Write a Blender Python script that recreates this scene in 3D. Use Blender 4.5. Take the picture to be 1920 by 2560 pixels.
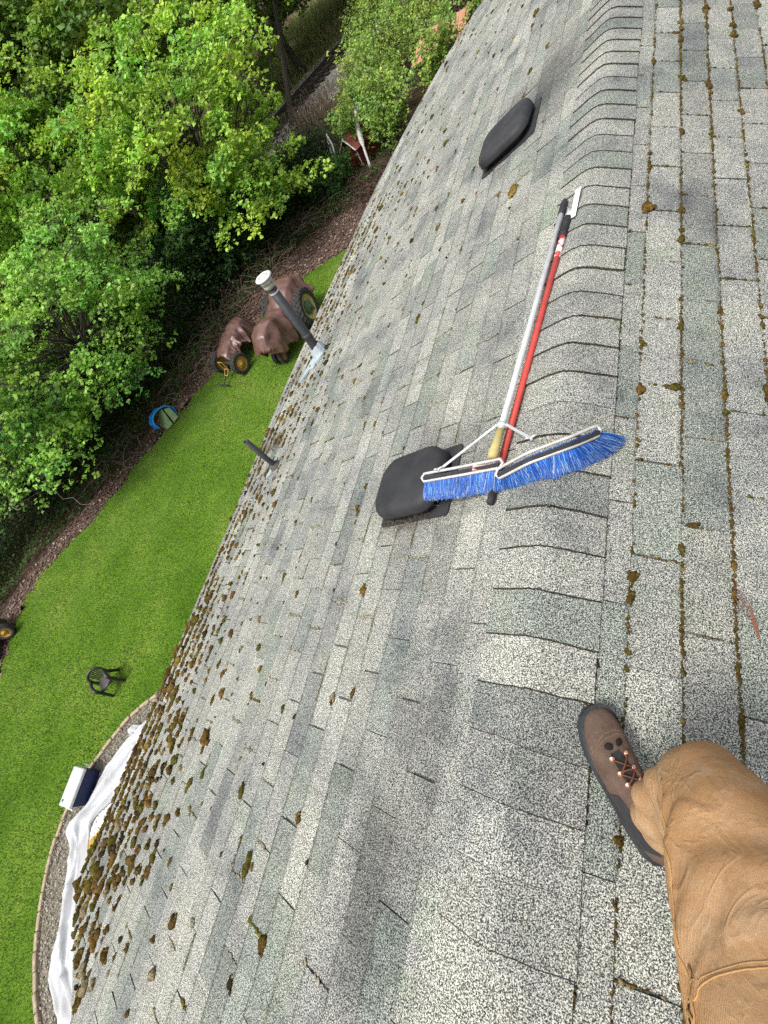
import bpy, bmesh, math, random
import numpy as np
from mathutils import Vector, Matrix, noise as mnoise

random.seed(7); RNG = np.random.default_rng(7)
for o in list(bpy.data.objects): bpy.data.objects.remove(o)
scene = bpy.context.scene
COL = scene.collection

# ------------------------------------------------------------------ camera, sky, sun, exposure
CAM = Vector((0.2708, 0.0, 1.3370))
ROT = Matrix(((0.860950, 0.255150, -0.440071), (-0.030654, 0.889560, 0.455789), (0.507764, -0.378922, 0.773688)))  # world -> camera
cam_d = bpy.data.cameras.new('camera'); cam = bpy.data.objects.new('camera', cam_d); COL.objects.link(cam)
cam_d.sensor_fit = 'HORIZONTAL'; cam_d.sensor_width = 36.0; cam_d.lens = 36.0 * 1095.65 / 1920.0
cam_d.clip_start = 0.02; cam_d.clip_end = 2000
cam.matrix_world = Matrix.Translation(CAM) @ ROT.transposed().to_4x4()
scene.camera = cam

SUN_EL, SUN_AZ = math.radians(66), math.radians(205)     # azimuth clockwise from +Y
world = bpy.data.worlds.new('World'); scene.world = world; world.use_nodes = True
wn = world.node_tree; wn.nodes.clear()
sky = wn.nodes.new('ShaderNodeTexSky'); sky.sky_type = 'NISHITA'; sky.sun_disc = False
sky.sun_elevation = SUN_EL; sky.sun_rotation = SUN_AZ; sky.dust_density = 5.0; sky.air_density = 1.0
hs = wn.nodes.new('ShaderNodeHueSaturation'); hs.inputs['Saturation'].default_value = 0.25
bg = wn.nodes.new('ShaderNodeBackground'); bg.inputs['Strength'].default_value = 0.15
wo = wn.nodes.new('ShaderNodeOutputWorld')
wn.links.new(sky.outputs[0], hs.inputs['Color']); wn.links.new(hs.outputs[0], bg.inputs[0]); wn.links.new(bg.outputs[0], wo.inputs[0])
sun_d = bpy.data.lights.new('sun', 'SUN'); sun_d.energy = 1.5; sun_d.angle = math.radians(14); sun_d.color = (1.0, .965, .9)
sun = bpy.data.objects.new('sun', sun_d); COL.objects.link(sun)
sdir = Vector((math.sin(SUN_AZ) * math.cos(SUN_EL), math.cos(SUN_AZ) * math.cos(SUN_EL), math.sin(SUN_EL)))
sun.rotation_euler = sdir.to_track_quat('Z', 'Y').to_euler(); sun.location = (0, 0, 30)
vs = scene.view_settings
vs.view_transform = 'Standard'; vs.look = 'None'; vs.exposure = 0.62; vs.gamma = 1.0; vs.use_curve_mapping = False
scene.cycles.max_bounces = 6
scene.cycles.use_denoising = False

# ------------------------------------------------------------------ helpers
TH = 0.39946; CT, ST = math.cos(TH), math.sin(TH)
G = -6.0
def L3(s, y, h=0.0): return (-s * CT - h * ST, y, -s * ST + h * CT)      # point on the left slope
def R3(s, y, h=0.0): return (s * CT + h * ST, y, -s * ST + h * CT)       # point on the right slope

def tag(o, label=None, cat=None, group=None, kind=None):
    if label: o['label'] = label
    if cat: o['category'] = cat
    if group: o['group'] = group
    if kind: o['kind'] = kind
    return o
def empty(name, loc=(0, 0, 0), label=None, cat=None, group=None):
    o = bpy.data.objects.new(name, None); COL.objects.link(o); o.location = loc; o.empty_display_size = .1
    return tag(o, label, cat, group)
def link(name, me, mat=None, parent=None, smooth=False):
    if mat is not None:
        me.materials.clear(); me.materials.append(mat)
    if smooth: me.polygons.foreach_set('use_smooth', [True] * len(me.polygons))
    o = bpy.data.objects.new(name, me); COL.objects.link(o)
    if parent is not None:
        o.parent = parent
        wm = Matrix.Translation(parent.location) if parent.parent is None else Matrix.Translation(parent.location + parent.parent.location)
        o.matrix_parent_inverse = wm.inverted()
    return o
class MB:
    """collects verts and faces (world coordinates)"""
    def __init__(s): s.v = []; s.f = []; s.c = []
    def add(s, vs_, fs, col=None):
        b = len(s.v); s.v.extend([tuple(v) for v in vs_]); s.f.extend([tuple(i + b for i in f) for f in fs])
        s.c.extend(col if isinstance(col, list) else [col if col is not None else (0.5, 0.5, 0.5, 1)] * len(vs_))
        return s
    def box(s, c, size, M=None, col=None):
        x, y, z = size[0] / 2, size[1] / 2, size[2] / 2
        vs_ = [Vector((i * x, j * y, k * z)) for i in (-1, 1) for j in (-1, 1) for k in (-1, 1)]
        if M is not None: vs_ = [M @ v for v in vs_]
        vs_ = [v + Vector(c) for v in vs_]
        return s.add(vs_, [(0, 1, 3, 2), (4, 6, 7, 5), (0, 4, 5, 1), (2, 3, 7, 6), (0, 2, 6, 4), (1, 5, 7, 3)], col)
    def tube(s, pts, rad, n=8, caps=True, col=None, closed=False):
        pts = [Vector(p) for p in pts]; m = len(pts)
        if not hasattr(rad, '__len__'): rad = [rad] * m
        vs_ = []; ref = None
        for i, p in enumerate(pts):
            if closed: t = pts[(i + 1) % m] - pts[i - 1]
            else: t = pts[min(i + 1, m - 1)] - pts[max(i - 1, 0)]
            t.normalize()
            if ref is None:
                ref = Vector((0, 0, 1)) if abs(t.z) < .9 else Vector((1, 0, 0))
            a = (ref - t * ref.dot(t)).normalized(); b = t.cross(a); ref = a
            for k in range(n):
                w = 2 * math.pi * k / n
                vs_.append(p + (a * math.cos(w) + b * math.sin(w)) * rad[i])
        fs = []
        for i in range(m if closed else m - 1):
            j = (i + 1) % m
            for k in range(n):
                k2 = (k + 1) % n; fs.append((i * n + k, i * n + k2, j * n + k2, j * n + k))
        if caps and not closed:
            fs.append(tuple(range(n))[::-1]); fs.append(tuple((m - 1) * n + k for k in range(n)))
        return s.add(vs_, fs, col)
    def lathe(s, base, axis, prof, n=24, col=None, caps=True):
        axis = Vector(axis).normalized(); ref = Vector((0, 0, 1)) if abs(axis.z) < .9 else Vector((1, 0, 0))
        a = (ref - axis * ref.dot(axis)).normalized(); b = axis.cross(a); base = Vector(base); vs_ = []; fs = []
        for (d, r) in prof:
            for k in range(n):
                w = 2 * math.pi * k / n; vs_.append(base + axis * d + (a * math.cos(w) + b * math.sin(w)) * r)
        for i in range(len(prof) - 1):
            for k in range(n):
                k2 = (k + 1) % n; fs.append((i * n + k, i * n + k2, (i + 1) * n + k2, (i + 1) * n + k))
        if caps: fs.append(tuple(range(n))[::-1]); fs.append(tuple((len(prof) - 1) * n + k for k in range(n)))
        return s.add(vs_, fs, col)
    def grid(s, nu, nv, fn, col=None, closed_v=False):
        vs_ = [fn(i / (nu - 1), j / (nv if closed_v else nv - 1)) for i in range(nu) for j in range(nv)]
        fs = [(i * nv + j, i * nv + (j + 1) % nv, (i + 1) * nv + (j + 1) % nv, (i + 1) * nv + j) for i in range(nu - 1) for j in range(nv if closed_v else nv - 1)]
        return s.add(vs_, fs, col)
    def mesh(s, name, colors=False):
        me = bpy.data.meshes.new(name); me.from_pydata(s.v, [], s.f)
        if colors:
            at = me.color_attributes.new('tint', 'FLOAT_COLOR', 'POINT')
            at.data.foreach_set('color', np.array(s.c, 'f').ravel())
        me.validate(); me.update(); return me
    def build(s, name, mat=None, parent=None, smooth=False, colors=False):
        return link(name, s.mesh(name, colors), mat, parent, smooth)
def np_mesh(name, V, F, tint=None):
    """fast mesh from arrays; F is (n,3) or (n,4)"""
    V = np.asarray(V, 'f'); F = np.asarray(F, 'i'); me = bpy.data.meshes.new(name)
    me.vertices.add(len(V)); me.vertices.foreach_set('co', V.ravel())
    k = F.shape[1]; me.loops.add(F.size); me.loops.foreach_set('vertex_index', F.ravel())
    me.polygons.add(len(F)); me.polygons.foreach_set('loop_start', np.arange(0, F.size, k, dtype='i'))
    if tint is not None:
        at = me.color_attributes.new('tint', 'FLOAT_COLOR', 'POINT'); at.data.foreach_set('color', np.asarray(tint, 'f').ravel())
    me.update(calc_edges=True); me.validate(); return me

# ------------------------------------------------------------------ materials
class NT:
    def __init__(s, name):
        s.m = bpy.data.materials.new(name); s.m.use_nodes = True; s.t = s.m.node_tree; s.t.nodes.clear()
        s.out = s.n('ShaderNodeOutputMaterial'); s.co = s.n('ShaderNodeTexCoord')
    def n(s, typ, **kw):
        q = s.t.nodes.new(typ)
        for k, v in kw.items(): setattr(q, k, v)
        return q
    def l(s, a, b): s.t.links.new(a, b)
    def noise(s, scale, detail=4, rough=.55, dist=0, vec=None):
        q = s.n('ShaderNodeTexNoise'); q.inputs['Scale'].default_value = scale; q.inputs['Detail'].default_value = detail
        q.inputs['Roughness'].default_value = rough; q.inputs['Distortion'].default_value = dist
        s.l(vec if vec is not None else s.co.outputs['Object'], q.inputs['Vector']); return q.outputs['Fac']
    def stretch(s, sc):
        q = s.n('ShaderNodeMapping'); q.inputs['Scale'].default_value = sc; s.l(s.co.outputs['Object'], q.inputs['Vector']); return q.outputs[0]
    def ramp(s, fac, stops, interp='LINEAR'):
        q = s.n('ShaderNodeValToRGB'); e = q.color_ramp.elements; q.color_ramp.interpolation = interp
        while len(e) > 1: e.remove(e[-1])
        for i, (p, c) in enumerate(stops):
            if i == 0: el = e[0]; el.position = p
            else: el = e.new(p)
            el.color = (*c, 1) if len(c) == 3 else c
        s.l(fac, q.inputs[0]); return q.outputs[0]
    def mix(s, a, b, fac, mode='MIX'):
        q = s.n('ShaderNodeMix', data_type='RGBA', blend_type=mode)
        for sock, v in ((q.inputs['Factor'], fac), (q.inputs[6], a), (q.inputs[7], b)):
            if hasattr(v, 'links'): s.l(v, sock)
            elif isinstance(v, (int, float)): sock.default_value = v
            else: sock.default_value = (*v, 1)
        return q.outputs[2]
    def attr(s, name='tint'):
        q = s.n('ShaderNodeAttribute'); q.attribute_name = name; return q.outputs['Color']
    def bump(s, h, strength=.5, dist=.01):
        q = s.n('ShaderNodeBump'); q.inputs['Strength'].default_value = strength; q.inputs['Distance'].default_value = dist
        s.l(h, q.inputs['Height']); return q.outputs[0]
    def bsdf(s, col, rough=.7, metal=0, normal=None, spec=.3):
        q = s.n('ShaderNodeBsdfPrincipled')
        if hasattr(col, 'links'): s.l(col, q.inputs['Base Color'])
        else: q.inputs['Base Color'].default_value = (*col, 1)
        if hasattr(rough, 'links'): s.l(rough, q.inputs['Roughness'])
        else: q.inputs['Roughness'].default_value = rough
        q.inputs['Metallic'].default_value = metal; q.inputs['Specular IOR Level'].default_value = spec
        if normal is not None: s.l(normal, q.inputs['Normal'])
        return q.outputs[0]
    def done(s, sh): s.l(sh, s.out.inputs[0]); return s.m
def simple(name, c1, c2=None, scale=8, rough=.7, metal=0, bump=0, bscale=60, bdist=.004, spec=.3, detail=5):
    t = NT(name); c2 = c2 if c2 is not None else tuple(v * .6 for v in c1)
    col = t.mix(c1, c2, t.ramp(t.noise(scale, detail), [(.35, (0, 0, 0)), (.68, (1, 1, 1))]))
    nm = t.bump(t.noise(bscale, 4), bump, bdist) if bump else None
    return t.done(t.bsdf(col, rough, metal, nm, spec))

def granule_mat(name, moss=0.0):
    t = NT(name)
    g1 = t.noise(300, 2, .6); g2 = t.noise(720, 1, .5)
    gg = t.n('ShaderNodeMath', operation='MULTIPLY_ADD'); t.l(g2, gg.inputs[0]); gg.inputs[1].default_value = .35; t.l(g1, gg.inputs[2])
    col = t.ramp(gg.outputs[0], [(.52, (.021, .024, .027)), (.61, (.068, .073, .074)), (.685, (.195, .20, .19)), (.775, (.52, .52, .485))])
    # weathering: darker blotches, greenish patches, bleached patches
    blot = t.ramp(t.noise(2.3, 5, .6), [(.34, (1.14, 1.13, 1.08)), (.52, (.98, .98, .97)), (.60, (.80, .81, .83)), (.72, (.46, .48, .52))])
    col = t.mix(col, blot, 1.0, 'MULTIPLY')
    tint = t.attr()
    col = t.mix(col, tint, 1.0, 'MULTIPLY')
    grn = t.ramp(t.noise(5.5, 4, .6), [(.54, (0, 0, 0)), (.74, (.6, .6, .6))])
    col = t.mix(col, t.mix(col, (.72, .86, .70), 1.0, 'MULTIPLY'), grn)
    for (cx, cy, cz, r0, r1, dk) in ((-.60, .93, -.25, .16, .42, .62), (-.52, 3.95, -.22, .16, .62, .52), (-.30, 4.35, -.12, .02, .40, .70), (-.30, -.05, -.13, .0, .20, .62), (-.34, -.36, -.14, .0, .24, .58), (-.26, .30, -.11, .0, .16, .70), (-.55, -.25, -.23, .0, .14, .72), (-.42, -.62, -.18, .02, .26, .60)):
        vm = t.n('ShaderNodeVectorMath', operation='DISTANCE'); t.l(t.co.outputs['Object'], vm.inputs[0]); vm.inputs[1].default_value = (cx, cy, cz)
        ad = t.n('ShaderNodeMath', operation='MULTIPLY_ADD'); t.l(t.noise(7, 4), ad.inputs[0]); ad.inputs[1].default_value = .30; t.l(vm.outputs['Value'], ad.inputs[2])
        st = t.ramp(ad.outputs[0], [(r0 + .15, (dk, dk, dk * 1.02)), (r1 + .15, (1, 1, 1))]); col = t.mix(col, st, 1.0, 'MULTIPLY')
    streak = t.ramp(t.noise(1.0, 4, .6, vec=t.stretch((1.4, 9, 1.4))), [(.55, (1, 1, 1)), (.75, (.74, .75, .74))])
    col = t.mix(col, streak, .8, 'MULTIPLY')
    return t.done(t.bsdf(col, .95, 0, t.bump(g1, .55, .004), .1))
M_SHINGLE = granule_mat('granule shingle')
def leaf_mat(name, transl=.35):
    t = NT(name); col = t.attr()
    d = t.bsdf(col, .55, 0, None, .25); tr = t.n('ShaderNodeBsdfTranslucent')
    c2 = t.mix(col, (1.0, 1.15, .55), 1.0, 'MULTIPLY'); t.l(c2, tr.inputs[0])
    mx = t.n('ShaderNodeMixShader'); mx.inputs[0].default_value = transl; t.l(d, mx.inputs[1]); t.l(tr.outputs[0], mx.inputs[2])
    return t.done(mx.outputs[0])
M_LEAF = leaf_mat('leaf'); M_GRASS = leaf_mat('grass blade', .25)
M_BARK = simple('bark', (.10, .085, .07), (.035, .03, .025), 12, .95, bump=.8, bscale=30, bdist=.02)
M_TWIG = simple('dry twig', (.20, .15, .11), (.09, .065, .05), 9, .95)
M_PALE = simple('pale branch', (.34, .31, .27), (.20, .18, .15), 9, .9)
t = NT('moss'); M_MOSS = t.done(t.bsdf(t.mix(t.attr(), t.mix(t.attr(), (.35, .30, .22), 1, 'MULTIPLY'), t.ramp(t.noise(160, 4), [(.35, (0, 0, 0)), (.7, (1, 1, 1))])), 1, 0, t.bump(t.noise(300, 4), 1, .006), .05))
M_BLACKPL = simple('weathered black plastic', (.034, .035, .038), (.020, .020, .023), 9, .62, bump=.15, bscale=300, bdist=.001, spec=.35)
M_PIPE = simple('black pipe plastic', (.028, .030, .036), (.045, .047, .052), 22, .45, spec=.4)
M_WHITEPL = simple('white plastic', (.72, .72, .70), (.50, .49, .47), 14, .5)
M_LEAD = simple('pale flashing', (.50, .57, .62), (.38, .44, .48), 12, .45, .25, bump=.4, bscale=60)
M_ALU = simple('brushed aluminium', (.66, .67, .68), (.54, .55, .56), 20, .45, .35)
M_RED = simple('red pole paint', (.56, .075, .060), (.47, .060, .05), 18, .5)
M_YEL = simple('yellow fitting', (.52, .42, .13), (.42, .36, .20), 30, .6)
M_BLK = simple('black rubber', (.018, .018, .020), (.03, .03, .032), 25, .7)
M_WHITEBL = simple('white blade', (.78, .79, .80), (.6, .62, .64), 40, .45)
t = NT('blue bristle'); M_BRIS = t.done(t.bsdf(t.attr(), .55, 0, None, .4))
t = NT('lawn soil'); M_LAWN = t.done(t.bsdf(t.mix(t.ramp(t.noise(.55, 6, .6), [(.3, (.08, .165, .015)), (.5, (.12, .22, .025)), (.7, (.19, .27, .05))]), t.ramp(t.noise(26, 5), [(.3, (.5, .55, .4)), (.7, (1.15, 1.12, 1.0))]), 1, 'MULTIPLY'), 1, 0, t.bump(t.noise(30, 5), .8, .05), .05))
t = NT('forest soil'); M_SOIL = t.done(t.bsdf(t.ramp(t.noise(7, 8, .7), [(.3, (.028, .02, .014)), (.5, (.075, .05, .036)), (.72, (.15, .105, .08))]), 1, 0, t.bump(t.noise(24, 6), .9, .06), .05))
M_PATH = simple('bark path', (.15, .095, .072), (.05, .034, .026), 16, 1, bump=.9, bscale=36, bdist=.05, detail=9)
M_GRAVEL = simple('gravel', (.30, .265, .22), (.10, .085, .068), 42, 1, bump=.9, bscale=60, bdist=.03, detail=8)
M_BALLAST = simple('ballast', (.58, .53, .50), (.27, .235, .215), 9, 1, bump=.9, bscale=16, bdist=.06, detail=9)

# ------------------------------------------------------------------ ground and lawn (setting)
def poly_sheet(name, pts, z, mat, kind='structure', sub=0, amp=0.0):
    bm = bmesh.new(); bm.faces.new([bm.verts.new((x, y, z)) for x, y in pts])
    bmesh.ops.triangulate(bm, faces=bm.faces[:])
    me = bpy.data.meshes.new(name); bm.to_mesh(me); bm.free()
    return tag(link(name, me, mat), kind=kind)
def catmull(pts, n=6):
    out = []
    for i in range(len(pts) - 1):
        p0 = np.array(pts[max(i - 1, 0)]); p1 = np.array(pts[i]); p2 = np.array(pts[i + 1]); p3 = np.array(pts[min(i + 2, len(pts) - 1)])
        for k in range(n):
            u = k / n; out.append(.5 * ((2 * p1) + (-p0 + p2) * u + (2 * p0 - 5 * p1 + 4 * p2 - p3) * u * u + (-p0 + 3 * p1 - 3 * p2 + p3) * u ** 3))
    out.append(np.array(pts[-1])); return [tuple(float(c) for c in q) for q in out]
ground = MB()
def gz(u, v):
    return ((u - .5) * 800, (v - .5) * 800, G - .012)
ground.grid(41, 41, gz); tag(ground.build('ground', M_SOIL), kind='structure')
LAWN_EDGE = catmull([(-6.0, 14.6), (-9.2, 14.1), (-11.3, 12.75), (-12.7, 10.4), (-13.5, 8.7), (-14.6, 6.3), (-15.75, 3.2), (-17.2, .8), (-17.1, -.6), (-16.5, -1.8), (-16.2, -3.2), (-17.0, -8), (-18, -16)])
LAWN_EDGE = [(x + .12 * math.sin(i * 1.9) + random.uniform(-.07, .07), y + .1 * math.sin(i * 2.7)) for i, (x, y) in enumerate(LAWN_EDGE)]
lawn_poly = LAWN_EDGE + [(-2.9, -16), (-2.9, 14.6)]
poly_sheet('lawn', lawn_poly, G, M_LAWN)
path_out = catmull([(-6.0, 18.2), (-9.6, 17.0), (-12.5, 14.9), (-13.8, 11.8), (-14.3, 9.5), (-15.3, 6.9), (-16.5, 4.0), (-17.8, 1.5), (-18.2, -.2), (-18.2, -3.2), (-19, -8), (-20, -16)])
poly_sheet('dirt_path', [(x - .0, y) for x, y in path_out] + [(x + .6, y - .1) for x, y in LAWN_EDGE[::-1]], G - .006, M_PATH)
def inside(P, poly):
    P = np.asarray(P); poly = np.asarray(poly); x, y = P[:, 0], P[:, 1]; c = np.zeros(len(P), bool); j = len(poly) - 1
    for i in range(len(poly)):
        xi, yi = poly[i]; xj, yj = poly[j]
        hit = ((yi > y) != (yj > y)) & (x < (xj - xi) * (y - yi) / (yj - yi + 1e-12) + xi); c ^= hit; j = i
    return c
# ballast and railway
RD = np.array([.357, .934]); RN = np.array([.934, -.357]); RC = np.array([-19.77, 32.2])
def rp(a, b): q = RC + RD * a + RN * b; return (float(q[0]), float(q[1]))
poly_sheet('track_ballast', [rp(-22, -3), rp(40, -3), rp(40, 4.2), rp(12, 4.6), rp(3, 5.0), rp(-4, 4.2), rp(-22, 3)], G - .002, M_BALLAST)

def scatter(poly, n, box):
    P = np.stack([RNG.uniform(box[0], box[1], n), RNG.uniform(box[2], box[3], n)], 1); return P[inside(P, poly)]
def vnoise(P, s, seed=0):
    def lat(i, j): q = np.sin(i * 127.1 + j * 311.7 + seed * 74.7) * 43758.5453; return (q - np.floor(q)) * 2 - 1
    out = 0
    for (k, a) in ((1, .65), (2.1, .35)):
        X, Y = P[:, 0] * s * k, P[:, 1] * s * k; i, j = np.floor(X), np.floor(Y); u, v = X - i, Y - j; u, v = u * u * (3 - 2 * u), v * v * (3 - 2 * v)
        out = out + a * ((lat(i, j) * (1 - u) + lat(i + 1, j) * u) * (1 - v) + (lat(i, j + 1) * (1 - u) + lat(i + 1, j + 1) * u) * v)
    return out * .9
def blades(name, P, h, w, cols, lean=.5, mat=M_GRASS, z=G):
    n = len(P); a = RNG.uniform(0, 2 * math.pi, n); d = np.stack([np.cos(a), np.sin(a)], 1)
    hh = h * RNG.uniform(.5, 1.3, n); ww = w * RNG.uniform(.6, 1.3, n); b = RNG.uniform(0, 2 * math.pi, n)
    ln = np.stack([np.cos(b), np.sin(b)], 1) * (lean * RNG.uniform(.2, 1, n) * hh)[:, None]
    V = np.zeros((n, 3, 3)); V[:, 0, :2] = P - d * ww[:, None] / 2; V[:, 1, :2] = P + d * ww[:, None] / 2; V[:, 2, :2] = P + ln
    V[:, :2, 2] = z - .005; V[:, 2, 2] = z + hh
    T = np.ones((n, 3, 4)); T[:, :, :3] = cols[:, None, :]
    return tag(link(name, np_mesh(name, V.reshape(-1, 3), np.arange(n * 3).reshape(-1, 3), T.reshape(-1, 4)), mat), kind='stuff')
P = scatter(lawn_poly, 330000, (-19, -5.5, -9, 14.6)); P = P + RNG.normal(0, .07, P.shape)
nz = vnoise(P, .55) * .5 + .5; nz2 = vnoise(P, 2.6, 5) * .5 + .5
base = np.array([.115, .235, .034]) * (1 - nz)[:, None] + np.array([.235, .355, .082]) * nz[:, None]
base = base * (1 + .13 * np.sin(P[:, 0] * 3.1 + .25 * P[:, 1] + 1.4 * nz))[:, None] * np.array([.98, .93, 1.15])
cl = base * (.80 + .4 * nz2)[:, None] * RNG.uniform(.7, 1.3, (len(P), 1)); pale = RNG.random(len(P)) < .05; cl[pale] = cl[pale] * .5 + np.array([.42, .50, .26]) * .5
tag(blades('lawn_grass', P, .036, .026, cl), label='short mown bright green lawn grass', cat='grass')
# pale clover flowers / daisies are part of the grass texture; fallen leaf litter on the path
def litter(name, P, size, cols, z=G, label=None, cat=None):
    n = len(P); a = RNG.uniform(0, 2 * math.pi, n); s = size * RNG.uniform(.5, 1.4, n)
    u = np.stack([np.cos(a), np.sin(a), RNG.uniform(-.4, .4, n)], 1) * s[:, None]; v = np.stack([-np.sin(a), np.cos(a), RNG.uniform(-.5, .5, n)], 1) * (s * .6)[:, None]
    c = np.zeros((n, 3)); c[:, :2] = P; c[:, 2] = z + RNG.uniform(.01, .05, n)
    V = np.stack([c - u, c - v, c + u, c + v], 1); T = np.ones((n, 4, 4)); T[:, :, :3] = cols[:, None]
    o = tag(link(name, np_mesh(name, V.reshape(-1, 3), np.arange(n * 4).reshape(-1, 4), T.reshape(-1, 4)), M_BRIS), kind='stuff')
    return tag(o, label, cat)
path_poly = path_out + [(x + .1, y) for x, y in LAWN_EDGE[::-1]]
P = scatter(path_poly, 60000, (-20, -6, -9, 19))
k = RNG.random(len(P)); cl = np.where(k[:, None] < .5, np.array([.10, .055, .042]), np.where(k[:, None] < .82, np.array([.17, .105, .078]), np.array([.30, .22, .18]))) * RNG.uniform(.6, 1.3, (len(P), 1))
litter('leaf_litter', P, .05, cl, label='brown fallen leaf litter along the dirt path', cat='leaves')
bal_poly = [rp(-14, -2.5), rp(20, -2.5), rp(20, 4.4), rp(3, 4.8), rp(-14, 3)]
P = scatter(bal_poly, 26000, (-30, -8, 18, 52)); k = RNG.random(len(P))
cl = np.where(k[:, None] < .55, np.array([.30, .265, .25]), np.where(k[:, None] < .8, np.array([.34, .25, .20]), np.array([.60, .53, .50]))) * RNG.uniform(.5, 1.3, (len(P), 1))
litter('ballast_stones', P, .06, cl, label='grey stones and dead leaves beside the railway', cat='stones')

P = np.concatenate([scatter([rp(-14, -2.2), rp(40, -2.2), rp(40, -22), rp(-14, -16)], 60000, (-48, -8, 14, 74)), scatter([rp(-6, 3.2), rp(40, 3.6), rp(40, 9), rp(-2, 7)], 16000, (-30, 2, 20, 74))])
wz = vnoise(P, .4, 2) * .5 + .5; cl = (np.array([.30, .27, .13]) * (1 - wz)[:, None] + np.array([.16, .25, .06]) * wz[:, None]) * RNG.uniform(.5, 1.4, (len(P), 1))
tag(blades('rough_weeds', P, .35, .08, cl, .9), label='rough dry weeds along the railway', cat='weeds')
# ------------------------------------------------------------------ house: walls, roof, shingles
house = empty('house', (0, 2, G), 'house with weathered grey three tab shingle roof', 'house')
M_WALL = simple('painted siding', (.62, .60, .55), (.52, .50, .46), 5, .8)
M_DECK = simple('roof underlay', (.030, .030, .032), (.02, .02, .02), 20, 1)
M_FASCIA = simple('fascia paint', (.60, .58, .54), (.45, .43, .40), 9, .7)
EAVE = [(-2.6, 3.33), (-1.75, 3.33), (-1.2, 3.35), (-.6, 3.36), (.8, 3.40), (2.0, 3.50), (2.9, 3.545), (4.0, 3.52), (5.1, 3.46), (5.9, 3.42), (6.5, 3.35), (7.3, 3.19), (8.1, 2.95), (8.7, 2.70), (9.09, 2.48), (9.29, 2.08), (9.45, 0.0)]
_ey = np.array([p[0] for p in EAVE]); _es = np.array([p[1] for p in EAVE])
def eave(y): return float(np.interp(y, _ey, _es))
def rake(s): return -1.73 - .215 * (3.32 - s)
Y0R, Y1R = -2.45, 9.45
w = MB(); w.box((0, 3.3, (G - 1.62) / 2), (5.6, 10.2, -1.62 - G)); w.build('wall', M_WALL, house)
for yy in (-1.8, 8.4):
    w = MB(); w.add([(-2.8, yy, -1.62), (2.8, yy, -1.62), (0, yy, -.2), (-2.8, yy + .1, -1.62), (2.8, yy + .1, -1.62), (0, yy + .1, -.2)], [(0, 1, 2), (3, 5, 4), (0, 3, 4, 1), (1, 4, 5, 2), (2, 5, 3, 0)]); w.build('gable_wall', M_WALL, house)
roof = bpy.data.objects.new('roof', None); COL.objects.link(roof); roof.parent = house; roof.location = (0, 0, -G); roof.empty_display_size = .1
roof_w = Matrix.Translation(Vector((0, 2, 0)))
def link_roof(name, me, mat, smooth=False):
    o = link(name, me, mat, None, smooth); o.parent = roof; o.matrix_parent_inverse = roof_w.inverted(); return o
def deck(side):
    F = L3 if side < 0 else R3; w = MB(); ys = np.linspace(Y0R, Y1R, 60)
    vs_ = []
    for y in ys:
        e = (eave(y) if side < 0 else 3.4) - .012
        s0 = 0.06
        for (s, h) in ((s0, -.0012), (e, -.0012), (e, -.03), (s0, -.03)):
            yy = y
            if side < 0: yy = max(y, rake(s) + .01)
            vs_.append(F(s, yy, h))
    fs = []
    for i in range(len(ys) - 1):
        for k in range(4): fs.append((i * 4 + k, i * 4 + (k + 1) % 4, i * 4 + 4 + (k + 1) % 4, i * 4 + 4 + k))
    fs += [(0, 1, 2, 3), tuple(len(ys) * 4 - 4 + k for k in (3, 2, 1, 0))]
    w.add(vs_, fs, (.42, .42, .42, 1)); return link_roof('roof_deck', w.mesh('roof_deck', True), M_SHINGLE)
deck(-1); deck(1)
w = MB()
w.grid(40, 2, lambda u, v: L3(eave(-1.7 + u * 9.2) - .03, -1.7 + u * 9.2, -.032 - .12 * v)); w.build('fascia_board', M_FASCIA, house)

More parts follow.
